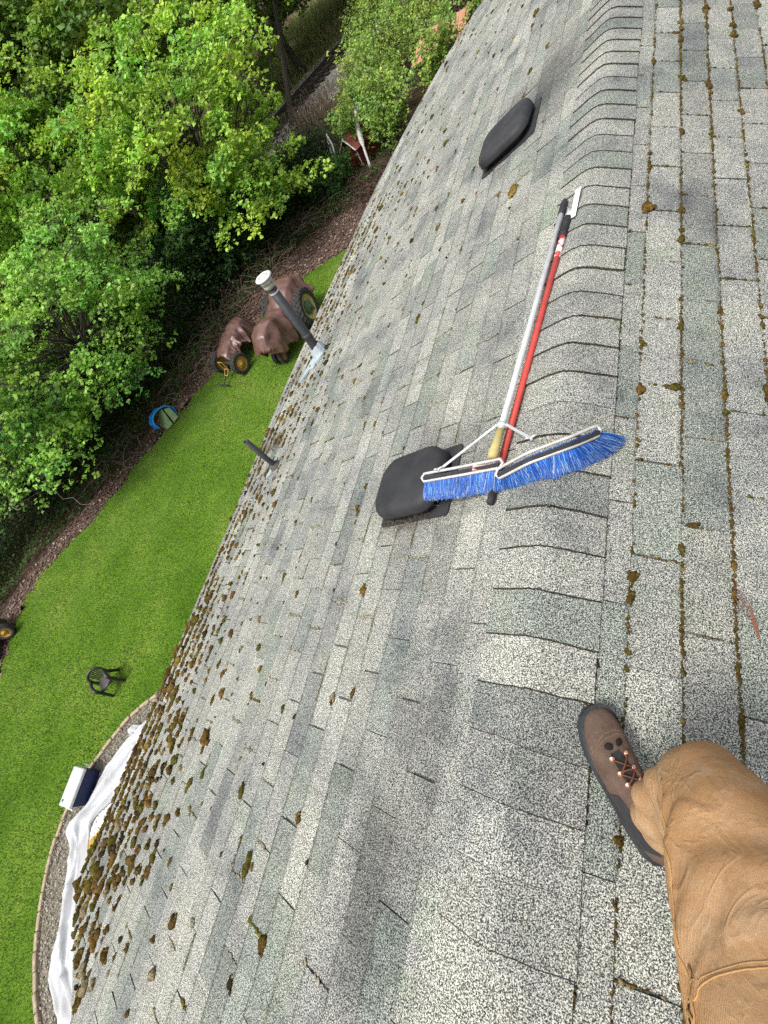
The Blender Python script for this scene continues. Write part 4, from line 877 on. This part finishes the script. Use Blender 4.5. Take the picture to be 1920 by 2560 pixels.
def tarp(par, org, fx, fy, tops, z0, seed, mat=M_TARP, hem=.5):
    """drape along direction fy; tops: (distance, half width, top height)"""
    org, fx, fy = Vector(org), Vector(fx).normalized(), Vector(fy).normalized(); D = [q[0] for q in tops]
    def fn(u, q):
        d = D[0] + (D[-1] - D[0]) * u; hw = np.interp(d, D, [t_[1] for t_ in tops]); tp = np.interp(d, D, [t_[2] for t_ in tops]); v_ = (q - .5) * 2; av = abs(v_)
        hm_ = hem + .16 * math.sin(d * 4.3 + seed) + .13 * math.sin(d * 9.1 + (2 if v_ > 0 else 0)) 
        if av < .42: x = v_ / .42 * hw * .62; z = tp - .06 * (av / .42) ** 2
        else: k = (av - .42) / .58; x = math.copysign(hw * (.62 + .5 * k ** .8), v_); z = tp - .06 + (hm_ - tp + .06) * k
        fold = .085 * mnoise.noise(Vector((d * 3.1 + seed, v_ * 2.2, 1))) + .06 * mnoise.noise(Vector((d * 7.5, v_ * 3.5 + d * 2, seed)))
        ridge = (.09 * (1 - abs(2 * ((d * 1.7 + v_ * .8 + .2 * fold * 9) % 1) - 1)) ** 3 + .05 * (1 - abs(2 * ((d * 3.9 - v_ * 1.1) % 1) - 1)) ** 3) * min(1, av * 1.4)
        ph_ = d * 2.6 + .5 * mnoise.noise(Vector((d * 1.3, seed, 2))) + v_ * .5; ridge += .11 * max(0, math.sin(ph_ * 6.283)) ** 2 * max(0, av - .35) + .05 * abs(math.sin(ph_ * 9.1)) * max(0, av - .3)
        x += math.copysign(fold + ridge, v_) * min(1, av * 1.6); z += fold * .55 * (1 - av * .4)
        p = org + fx * x + fy * (d + fold * .6) ; return (p.x, p.y, z0 + max(.12, z))
    w = MB(); w.grid(64, 60, fn); o = w.build('tarp', mat, par, False); md = o.modifiers.new('t', 'SOLIDIFY'); md.thickness = .008
    nm = o.data; nm.polygons.foreach_set('use_smooth', [True] * len(nm.polygons)); return o
T1 = empty('tractor', (-9.85, 10.0, G), 'larger old tractor under a brown tarp with cream rear rim', 'tractor', 'old tractors parked under tarps')
wheel((-9.15, 10.46, G + .585), (1, .12, 0), .59, .30, T1, M_CREAM, M_GRN, 22, .34); wheel((-10.55, 10.62, G + .585), (-1, -.12, 0), .59, .30, T1, M_CREAM, M_GRN, 22, .34)
wheel((-9.74, 8.88, G + .235), (1, .15, .12), .235, .14, T1, M_RUST, M_RUST, 3, .2); wheel((-10.02, 8.92, G + .235), (-1, -.15, .12), .235, .14, T1, M_RUST, M_RUST, 3, .2)
w = MB(); w.tube([(-10.6, 10.6, G + .585), (-9.1, 10.47, G + .585)], .08, 10); w.tube([(-9.87, 10.55, G + .65), (-9.9, 9.6, G + .72), (-9.9, 8.8, G + .72)], [.2, .22, .18], 12); w.tube([(-9.88, 8.9, G + .72), (-9.88, 8.9, G + .26)], .05, 8); w.tube([(-10.04, 8.92, G + .24), (-9.72, 8.88, G + .24)], .03, 8); w.build('chassis', M_IRON, T1, True)
tarp(T1, (-9.88, 8.45, 0), (1, .06, 0), (0, 1, 0), [(0, .16, .85), (.25, .36, 1.22), (.7, .44, 1.36), (1.15, .44, 1.18), (1.6, .50, 1.08), (2.05, .56, 1.32), (2.55, .58, 1.42), (2.85, .5, 1.3), (3.05, .34, 1.0)], G, 1.3, hem=.46)
T2 = empty('tractor', (-12.1, 9.2, G), 'smaller yellow wheeled tractor under a brown tarp beside the undergrowth', 'tractor', 'old tractors parked under tarps')
wheel((-11.52, 8.78, G + .35), (.97, -.25, 0), .355, .22, T2, M_RIMY, M_RIMY, 18, .42); wheel((-12.62, 9.02, G + .35), (-.97, .25, 0), .355, .22, T2, M_RIMY, M_RIMY, 18, .42)
wheel((-11.75, 10.4, G + .2), (.97, -.25, 0), .2, .13, T2, M_RIMY, M_RIMY, 3, .3); wheel((-12.45, 10.55, G + .2), (-.97, .25, 0), .2, .13, T2, M_RIMY, M_RIMY, 3, .3)
w = MB(); w.tube([(-12.6, 9.0, G + .35), (-11.5, 8.79, G + .35)], .06, 8); w.tube([(-12.05, 8.95, G + .4), (-11.95, 10.5, G + .42)], .17, 10); w.build('chassis', M_IRON, T2, True)
w = MB()
for a, b in (((-12.45, 8.72, .30), (-12.30, 8.30, .22)), ((-12.05, 8.64, .30), (-12.02, 8.24, .22)), ((-12.30, 8.30, .22), (-12.02, 8.24, .22)), ((-12.45, 8.72, .30), (-12.05, 8.64, .30)), ((-12.45, 8.72, .62), (-12.05, 8.64, .62)), ((-12.45, 8.72, .30), (-12.45, 8.72, .62)), ((-12.05, 8.64, .30), (-12.05, 8.64, .62))):
    w.tube([(a[0] * .55 + -12.15 * .45, a[1] * .55 + 8.72 * .45, G + a[2]), (b[0] * .55 + -12.15 * .45, b[1] * .55 + 8.72 * .45, G + b[2])], .018, 6)
w.build('hitch_frame', M_RIMY, T2)
w = MB(); w.tube([(-12.6, 8.25, G + .12), (-11.95, 8.1, G + .12)], .03, 6); w.tube([(-12.2, 8.2, G + .12), (-12.2, 8.75, G + .3)], .025, 6); w.tube([(-12.3, 8.5, G + .5), (-12.9, 8.5, G + .55)], .02, 6); w.build('drawbar', M_IRON, T2)
tarp(T2, (-12.17, 8.85, 0), (.97, -.2, 0), (.12, 1, 0), [(0, .36, .72), (.3, .42, .86), (.8, .42, .95), (1.25, .40, 1.02), (1.6, .34, .92), (1.85, .2, .6)], G, 4.2, hem=.38)
# mower at the frame's left border
mo = empty('ride_on_mower', (-17.2, -1.5, G), 'black mower with yellow wheel rims at the left edge of the lawn', 'mower')
wheel((-16.75, -1.15, G + .27), (.8, -.6, .2), .27, .2, mo, M_RIMY, M_RIMY, 14, .3); wheel((-16.72, -1.95, G + .19), (.8, -.6, .2), .19, .15, mo, M_RUST, M_RUST, 10, .3)
soft_box('deck', (-17.25, -1.6, G + .36), (.8, 1.4, .32), M_IRON, mo, .08, Matrix.Rotation(.3, 3, 'Z')); soft_box('hood', (-17.4, -1.9, G + .66), (.55, .7, .34), M_GRN, mo, .1, Matrix.Rotation(.3, 3, 'Z')); soft_box('seat', (-17.3, -1.1, G + .68), (.45, .4, .3), M_BLK, mo, .09, Matrix.Rotation(.3, 3, 'Z'))

# ------------------------------------------------------------------ blue paddling pool leaning on edge, green board
bp = empty('paddling_pool', (-14.7, 7.0, G), 'bent bright blue paddling pool tipped on edge by the path', 'pool')
M_BLUE = simple('blue pool plastic', (.006, .15, .52), (.010, .22, .62), 9, .4, bump=.4, bscale=14, bdist=.02)
pcn = Vector((-14.55, 6.90, G + .25)); pa = Vector((.97, -.10, .16)).normalized(); pu = Vector((-.45, .30, .84)); pu = (pu - pa * pu.dot(pa)).normalized(); pv = pa.cross(pu)
def arcp(an_, r, d): return pcn + (pu * math.cos(an_) * .72 + pv * math.sin(an_)) * r + pa * d
w = MB(); w.grid(40, 7, lambda u, q: tuple(arcp(-2.15 + 4.2 * u, .45 + .03 * math.sin(q * 9) + .015 * math.sin(u * 40), -.14 + .30 * q))); o = w.build('pool_wall', M_BLUE, bp, True); md = o.modifiers.new('t', 'SOLIDIFY'); md.thickness = .02
w = MB(); w.tube([tuple(arcp(-2.15 + 4.2 * u, .465, .17)) for u in np.linspace(0, 1, 40)], .026, 8); w.build('pool_rim', simple('pale blue rim', (.03, .30, .70), (.02, .22, .6), 9, .4), bp, True)
gb = empty('green_board', (-14.5, 6.8, G), 'faded green board leaning inside the blue pool', 'board'); M_GB = simple('faded green paint', (.20, .30, .13), (.14, .20, .09), 14, .8, bump=.3)
def plate(par, name, q, th, mat):
    q = [Vector(p) for p in q]; nr = (q[1] - q[0]).cross(q[2] - q[0]).normalized() * th; n_ = len(q); w = MB()
    w.add([tuple(p) for p in q] + [tuple(p - nr) for p in q], [tuple(range(n_)), tuple(n_ + i for i in range(n_))[::-1]] + [(i, n_ + i, n_ + (i + 1) % n_, (i + 1) % n_) for i in range(n_)]); return w.build(name, mat, par)
plate(gb, 'panel', [(-14.82, 6.70, G + .08), (-14.30, 6.52, G + .06), (-14.14, 6.74, G + .06), (-14.38, 7.05, G + .50), (-14.62, 7.02, G + .46)], .03, M_GB)
plate(gb, 'panel', [(-14.10, 6.80, G + .06), (-13.98, 7.02, G + .08), (-14.20, 7.20, G + .40), (-14.34, 7.08, G + .46)], .03, M_GB)

# ------------------------------------------------------------------ railway, shed, playhouse
M_RAIL = simple('rusty rail', (.075, .055, .045), (.05, .038, .032), 9, .6, .3); M_TIE = simple('old tie wood', (.055, .045, .038), (.085, .07, .06), 12, .95, bump=.5)
q0 = rp(0, 0); rw = empty('railway_track', (q0[0], q0[1], G), 'rusty railway track running through the trees', 'railway'); rot = Matrix.Rotation(math.atan2(RD[1], RD[0]), 3, 'Z')
for b in (-.74, .74):
    c = rp(7, b); w = MB(); w.box((c[0], c[1], G + .14), (58, .14, .025), rot); w.box((c[0], c[1], G + .20), (58, .03, .10), rot); w.box((c[0], c[1], G + .262), (58, .075, .045), rot); w.build('rail', M_RAIL, rw)
k = -10
tie = MB(); tie.box((0, 0, 0), (.24, 2.5, .17)); tie_me = tie.mesh('tie'); tie_me.materials.append(M_TIE)
while k < 24:
    c = rp(k, random.gauss(0, .04)); o = bpy.data.objects.new('tie', tie_me); COL.objects.link(o); o.parent = rw; o.location = (c[0] - q0[0], c[1] - q0[1], .04); o.rotation_euler.z = math.atan2(RD[1], RD[0]) + random.gauss(0, .02); k += .58
M_SALM = simple('salmon roofing', (.52, .25, .16), (.42, .20, .13), 5, .8, bump=.4, bscale=30); M_DKW = simple('dark shed boards', (.055, .035, .028), (.09, .055, .04), 8, .9)
sh = empty('garden_shed', (-6.5, 21.75, G), 'shed with salmon coloured roof half hidden behind shrubs', 'shed')
w = MB(); w.box((-6.55, 21.75, G + .95), (1.7, 1.6, 1.9)); w.build('wall', M_DKW, sh)
plate(sh, 'roof', [(-7.5, 20.75, G + 1.92), (-5.55, 20.75, G + 1.92), (-5.55, 22.75, G + 2.15), (-7.5, 22.75, G + 2.15)], .05, M_SALM)
for k in range(4): w = MB(); w.box((-7.3 + .54 * k, 21.75, G + 2.045), (.03, 1.98, .03), Matrix.Rotation(math.atan2(.23, 2.0), 3, 'X')); w.build('roof_rib', M_SALM, sh)
ph = empty('playhouse', (-11.0, 20.3, G), 'small weathered red playhouse with white trim under the shrubs', 'playhouse')
M_PR = simple('barn red', (.17, .025, .022), (.12, .018, .016), 9, .8); M_PRR = simple('faded red roof', (.26, .085, .06), (.18, .055, .04), 9, .8)
pb = Vector((-10.75, 20.1, G)); Rp_ = Matrix.Rotation(math.radians(-28), 3, 'Z'); PT = lambda x, y, z: tuple(pb + Rp_ @ Vector((x, y, z)))
w = MB(); w.add([PT(-.45, -.0, 0), PT(.45, 0, 0), PT(.45, 0, .75), PT(0, 0, 1.1), PT(-.45, 0, .75), PT(-.45, 1.2, 0), PT(.45, 1.2, 0), PT(.45, 1.2, .75), PT(0, 1.2, 1.1), PT(-.45, 1.2, .75)], [(0, 1, 2, 3, 4), (9, 8, 7, 6, 5), (0, 4, 9, 5), (1, 6, 7, 2)]); w.build('wall', M_PR, ph)
for sg in (-1, 1):
    plate(ph, 'roof_panel', [PT(0, -.12, 1.13), PT(sg * .58, -.12, .69), PT(sg * .58, 1.3, .69), PT(0, 1.3, 1.13)][::sg], .03, M_PRR)
    w = MB(); w.tube([PT(0, -.135, 1.12), PT(sg * .57, -.135, .70)], .028, 6); w.build('trim', M_WHITEPL, ph); w = MB(); w.tube([PT(sg * .44, -.02, 0), PT(sg * .44, -.02, .74)], .025, 6); w.build('corner_trim', M_WHITEPL, ph)
w = MB(); w.tube(catmull([(-9.75, 19.2, G + .05), (-9.95, 19.75, G + .7), (-10.25, 20.6, G + 1.2), (-10.3, 21.4, G + 1.6)], 5), [.05] * 6 + [.10] * 6 + [.09] * 4, 10); tag(w.build('white_pipe', M_WHITEPL), 'old white pipe leaning beside the red playhouse', 'pipe')
wf = empty('window_sash', (-11.9, 20.2, G), 'old white framed window leaning left of the red playhouse', 'window')
w = MB(); A_, B_, C_, D_ = (-12.2, 20.9, G + .1), (-11.35, 19.6, G + .1), (-11.45, 20.2, G + 1.1), (-12.25, 21.5, G + 1.1)
for a, b in ((A_, B_), (B_, C_), (C_, D_), (D_, A_)): w.tube([a, b], .04, 6)
w.build('frame', M_WHITEPL, wf); plate(wf, 'pane', [A_, B_, C_, D_], .01, simple('dirty glass', (.05, .06, .07), (.45, .50, .52), 5, .12))
for i, (x, y, r, h) in enumerate(((-11.6, 17.9, .30, .35), (-11.05, 18.35, .26, .3), (-11.9, 18.6, .28, .32))):
    pt = empty('plant_pot', (x, y, G), ('large empty black plant pot nearest the path', 'empty black plant pot nearest the playhouse', 'empty black plant pot deepest in the undergrowth')[i], 'pot', 'black pots by the path')
    w = MB(); w.lathe((x, y, G), (0, 0, 1), [(0, r * .75), (h, r), (h, r * 1.06), (h - .04, r * 1.06)], 20, caps=False); o = w.build('pot_wall', M_BLK, pt, True); w = MB(); w.lathe((x, y, G + h * .7), (0, 0, 1), [(0, r * .9), (.01, .001)], 20, caps=False); w.build('potting_soil', M_SOIL, pt)

# ------------------------------------------------------------------ trees, shrubs, undergrowth
def leaf_quads(C_, D_, size, roll, up_bias, cols):
    """C_: base points, D_: pointing directions; diamond leaves with a fold"""
    n = len(C_); D_ = D_ / np.linalg.norm(D_, axis=1, keepdims=True); U = RNG.normal(0, 1, (n, 3)) * roll + np.array([0, 0, up_bias]); S = np.cross(D_, U); S /= np.linalg.norm(S, axis=1, keepdims=True) + 1e-9; N = np.cross(S, D_)
    sz = (size * RNG.uniform(.45, 1.45, n))[:, None]
    V = np.stack([C_, C_ + D_ * sz * .45 + S * sz * .46 - N * sz * .08, C_ + D_ * sz, C_ + D_ * sz * .45 - S * sz * .46 - N * sz * .08], 1)
    T = np.ones((n, 4, 4)); T[:, :, :3] = cols[:, None]; return V.reshape(-1, 3), T.reshape(-1, 4)
def tree(name, label, base, cen, rad, col, nspray=70, clus=34, per=6, leaf=.11, spray_r=.75, trunk_r=.16, droop=.35, group=None, shell=.55, cat='tree', limbs=True, flat=.32, bark=M_BARK, lean_top=None, extra=()):
    root = empty(name, base, label, cat, group); cen = np.array(cen, float); rad = np.array(rad, float); b = np.array(base, float)
    w = MB(); top = cen + np.array([0, 0, -rad[2] * .15]) if lean_top is None else np.array(lean_top)
    tr = catmull([tuple(b), tuple(b * .6 + top * .4 + RNG.normal(0, .15, 3) * [1, 1, 0]), tuple(top)], 6); w.tube(tr, list(np.linspace(trunk_r, trunk_r * .45, len(tr))), 9)
    Cs, Ds, Ts = [], [], []
    cen0, rad0 = cen, rad; xs = [(np.array(a, float), np.array(b_, float)) for (a, b_, n_) in extra for _ in range(n_)]
    for i in range(nspray + len(xs)):
        cen, rad = xs[i - nspray] if i >= nspray else (cen0, rad0)
        d = RNG.normal(0, 1, 3); d /= np.linalg.norm(d); d[2] = d[2] * .9 + .12; c = cen + d * rad * RNG.uniform(shell, 1.0)
        if c[2] < G + .5: c[2] = G + .5 + RNG.random() * .6
        sr = spray_r * RNG.uniform(.6, 1.3); out = (c - cen); out[2] = 0; out = out / (np.linalg.norm(out) + 1e-6)
        if limbs and i % 3 == 0:
            s0 = tr[int(RNG.integers(len(tr) // 3, len(tr)))]; mid = (np.array(s0) + c) / 2 + np.array([0, 0, RNG.uniform(.1, .6)]) + RNG.normal(0, .35, 3)
            w.tube(catmull([tuple(s0), tuple(mid), tuple(c)], 3), [trunk_r * .22, trunk_r * .19, trunk_r * .16, trunk_r * .13, trunk_r * .10, trunk_r * .07, .006], 5)
        m = int(clus * RNG.uniform(.6, 1.3)); a = RNG.uniform(0, 6.2832, m); rr = sr * np.sqrt(RNG.random(m)); off = np.stack([np.cos(a) * rr, np.sin(a) * rr, RNG.normal(0, flat * sr * .5, m)], 1)
        off += out * sr * .3; off[:, 2] -= droop * (rr / sr) ** 2 * sr + droop * .3 * (off @ out)
        pts = c + off
        if limbs and i % 3 == 0:
            for j in range(0, m, 3): w.tube([tuple(c), tuple((c + pts[j]) / 2 + [0, 0, .04]), tuple(pts[j])], [.010, .007, .004], 3, caps=False)
        tone = RNG.uniform(.72, 1.25); hue = RNG.normal(0, .10)
        for p_ in range(per):
            aa = RNG.uniform(0, 6.2832, m); D = np.stack([np.cos(aa), np.sin(aa), RNG.uniform(-.9, .15, m)], 1)
            Cs.append(pts + RNG.normal(0, leaf * .35, (m, 3))); Ds.append(D)
            cc_ = np.array(col) * tone * RNG.uniform(.6, 1.3, (m, 1)) * np.array([1 + hue, 1, 1 - hue]); Ts.append(cc_)
    w.build('trunk', bark, root, True)
    V, T = leaf_quads(np.concatenate(Cs), np.concatenate(Ds), leaf, .45, 1.0, np.clip(np.concatenate(Ts), .004, 1))
    link('crown', np_mesh('crown', V, np.arange(len(V)).reshape(-1, 4), T), M_LEAF, root)
    return root
MAPLE, MAPLE2, DEEP, WILLOW, FAR = (.385, .57, .095), (.29, .50, .10), (.085, .165, .050), (.30, .43, .095), (.25, .37, .085)
GR = 'trees beyond the lawn'
tree('maple_tree', 'big yellow green maple whose branches droop over the path', (-17.2, 18.4, G), (-15.2, 16.9, -1.5), (4.5, 4.1, 3.4), MAPLE, 230, 32, 6, .125, .62, .20, .5, GR, .42, extra=[((-12.0, 16.4, -3.7), (1.5, 1.3, .9), 16), ((-12.3, 14.6, -3.2), (1.2, 1.2, 1.0), 12), ((-14.8, 21.5, -.8), (1.5, 1.5, 1.5), 12)])
tree('maple_tree', 'lush light green maple nearest the lawn beside the blue pool', (-18.6, 8.4, G), (-16.7, 8.2, -2.6), (3.6, 4.9, 2.9), MAPLE2, 210, 38, 6, .108, .68, .18, .5, GR, .45, extra=[((-15.3, 4.6, -3.6), (1.1, 1.2, .8), 14)])
tree('maple_tree', 'leafy maple low at the left border above the ivy', (-20.0, 3.2, G), (-18.7, 4.2, -2.9), (2.6, 2.5, 2.0), MAPLE2, 70, 40, 6, .11, .75, .14, .5, GR)
tree('maple_tree', 'tall maple with bright crown in the upper left corner', (-24, 15.0, G), (-22.0, 14.5, .2), (4.8, 4.8, 4.6), MAPLE, 170, 40, 6, .135, .80, .24, .4, GR, .4)
tree('maple_tree', 'thin maple with bare dark trunks standing beside the railway', (-18.7, 29.6, G), (-15.9, 30.2, .1), (2.8, 2.8, 2.2), MAPLE, 42, 34, 6, .16, .75, .20, .4, GR)
tree('leafy_tree', 'deep green tree behind the maples at the left', (-25, 20, G), (-25, 20, -.2), (4.5, 4.5, 5.6), (.22, .34, .06), 130, 60, 6, .17, 1.1, .25, .5, GR, .5)
tree('evergreen_tree', 'dark evergreen mass standing farthest left behind the light maple', (-26, 10, G), (-26, 10, -.8), (4.0, 5.0, 5.6), (.14, .24, .06), 130, 60, 6, .17, 1.1, .25, .5, GR, .5)
tree('evergreen_tree', 'dark ivy covered tree below the big drooping maple', (-16.3, 16.0, G), (-16.2, 15.8, -4.0), (2.8, 3.0, 2.1), DEEP, 110, 56, 6, .12, .7, .2, .4, GR, .4)
for i, (bx, by, cz, r) in enumerate(((-34, 30, 2.0, 7), (-27, 31, 1.0, 6), (-22, 39, .2, 5.5), (-36, 14, 1.5, 6.5), (-33, 4, .5, 5), (-28, 46, .5, 7), (-19, 50, -1.5, 5), (-12, 46, -2.5, 4.5), (-29, 21, 2.5, 5), (-24, 27, 3.0, 5))):
    tree('background_tree', ('far green tree behind the dark evergreens', 'far tree above the big maple at the top', 'far tree over the railway at the top', 'far tree in the top left corner', 'far tree at the left border behind the ivy', 'farthest tall tree at the top edge', 'tree at the far end of the railway', 'green tree beyond the bramble heap', 'tall far tree in the upper left behind the maples', 'tall far tree at the top left of the railway')[i], (bx, by, G), (bx, by, cz), (r, r, r * .95), FAR if i % 2 else (.17, .25, .06), 100, 48, 6, .24, 1.5, .3, .3, 'far trees', .5, limbs=False)
SG = 'shrubs beside the railway'
SHR = [((-9.9, 22.8), -4.5, (1.5, 1.9, 1.7), 'tall light green shrub in front of the salmon shed'), ((-8.3, 25.6), -4.2, (1.5, 2.2, 1.9), 'light green shrub behind the salmon shed'), ((-10.9, 26.8), -4.4, (1.7, 2.4, 1.8), 'feathery green shrub between railway and shed'), ((-10.2, 20.9), -4.9, (1.1, 1.3, 1.2), 'green shrub hanging over the red playhouse'),
       ((-11.6, 31.0), -4.0, (1.8, 3.0, 2.0), 'green shrub along the far railway bank'), ((-8.3, 19.6), -4.6, (.9, 1.2, 1.3), 'bright green shrub nearest the roof edge'), ((-6.0, 19.8), -4.1, (.8, .7, 1.3), 'upright green shrub in front of the salmon roof'), ((-4.9, 22.6), -3.6, (.8, 1.0, 1.6), 'green shrub at the right end of the salmon roof'), ((-13.0, 36.5), -3.6, (2.4, 3.2, 2.3), 'large shrub at the far end of the ballast'), ((-23.0, 35.5), -4.2, (2.0, 3.0, 1.8), 'shrub on the far side of the rails')]
for (b, cz, r, lb) in SHR:
    tree('shrub', lb, (b[0], b[1], G), (b[0], b[1], cz), r, WILLOW, int(34 + 10 * r[1]), 30, 5, .085, .42, .05, -.4, SG, .25, 'shrub', flat=1.1)
tree('low_shrub', 'dark green low shrub below the red playhouse', (-11.5, 18.9, G), (-11.5, 18.9, G + .55), (1.1, .9, .5), (.07, .15, .03), 40, 36, 5, .09, .4, .04, .1, None, .1, 'shrub', flat=.8)

def leaf_mass(name, label, cat, pts, leaf, col, mat=M_LEAF):
    n = len(pts); a = RNG.uniform(0, 6.2832, n); D = np.stack([np.cos(a), np.sin(a), RNG.uniform(-.5, .3, n)], 1); c = np.array(col) * RNG.uniform(.5, 1.5, (n, 1)) * np.stack([RNG.uniform(.8, 1.25, n), np.ones(n), RNG.uniform(.7, 1.2, n)], 1)
    V, T = leaf_quads(pts, D, leaf, .5, 1.0, c); return tag(link(name, np_mesh(name, V, np.arange(len(V)).reshape(-1, 4), T), mat), label, cat, kind='stuff')
ivy_poly = path_out + [(-34, -16), (-34, 24), (-14, 24)]
P = scatter(ivy_poly, 150000, (-33, -8, -12, 24)); d = np.hypot(P[:, 0], P[:, 1]); P = P[RNG.random(len(P)) < np.clip(1.5 - (d - 14) / 14, .2, 1)]
h = (vnoise(P, .9, 3) * .5 + .5) ** 2 * .75; Pz = np.concatenate([P, (G + .03 + h * RNG.random(len(P)) ** .4)[:, None]], 1)
leaf_mass('ivy_ground_cover', 'dark ivy covering the ground under the trees', 'ivy', Pz, .085, (.055, .115, .026))
# darker thicket rising behind the path
line = catmull([(-21, -2), (-20, 3), (-18.6, 7), (-17, 11), (-15.6, 14.5), (-14.2, 18), (-13.2, 21)], 20); L_ = np.array(line); idx = RNG.integers(0, len(L_), 42000)
P = L_[idx] + RNG.normal(0, .9, (42000, 2)); hmax = 1.9 + 1.2 * vnoise(P, .6, 9); z = G + .2 + np.clip(hmax, .4, 3.5) * RNG.random(42000) ** .7
leaf_mass('ivy_thicket', 'dark leafy thicket under the maples behind the path', 'thicket', np.concatenate([P, z[:, None]], 1), .11, (.034, .075, .024))
def twigs(name, label, cat, boxes, mat, r=.007):
    w = MB()
    for (cx, cy, rx, ry, hz, n, arch) in boxes:
        for _ in range(n):
            x, y = cx + RNG.normal(0, rx), cy + RNG.normal(0, ry); a = RNG.uniform(0, 6.28); l = RNG.uniform(.4, 1.5) * arch; hh = hz * RNG.uniform(.3, 1.1)
            p0 = (x, y, G); p1 = (x + l * .4 * math.cos(a), y + l * .4 * math.sin(a), G + hh); p2 = (x + l * math.cos(a + .3), y + l * math.sin(a + .3), G + hh * RNG.uniform(.3, 1.1))
            w.tube(catmull([p0, p1, p2], 3), r * RNG.uniform(.6, 1.6), 3, caps=False)
    return tag(w.build(name, mat), label, cat, kind='stuff')
twigs('bramble_twigs', 'tangled dry bramble canes beside the tractors', 'brambles', [(-14.3, 11.2, .8, 1.0, .6, 160, 1), (-13.6, 14.2, .9, .8, .6, 140, 1), (-14.8, 8.9, .5, .8, .4, 80, .8), (-11.9, 16.9, .7, .5, .4, 90, .8), (-16.3, 5.0, .5, 1, .35, 60, .8)], M_TWIG)
twigs('dead_bush', 'brown leafless bush left of the red playhouse', 'bush', [(-13.3, 22.6, .7, .8, 2.0, 900, .5)], M_TWIG, .006)
twigs('brush_heap', 'dark brown brush heap at the top beyond the shed', 'brush heap', [(-8.6, 31.5, 1.5, 1.8, 1.6, 1500, .8), (-6.3, 16.6, .9, .8, .5, 500, .7), (-8.9, 17.6, .7, .6, .5, 350, .7)], simple('dark brown twig', (.095, .055, .042), (.05, .03, .024), 6, .95), .010)
w = MB()
for _ in range(26):
    x, y = RNG.uniform(-20.5, -17.5), RNG.uniform(.5, 5.5); a = RNG.uniform(-.6, 2.4); pts = [(x, y, G + RNG.uniform(1.0, 3.2))]
    for k in range(5): pts.append((pts[-1][0] + .42 * math.cos(a) + RNG.normal(0, .12), pts[-1][1] + .42 * math.sin(a) + RNG.normal(0, .12), pts[-1][2] - .10 + RNG.normal(0, .10)))
    w.tube(catmull(pts, 2), [.020 - .0014 * i for i in range(11)], 4, caps=False)
tag(w.build('bare_branches', M_PALE), 'pale bare lichen covered branches at the left border', 'branches', kind='stuff')
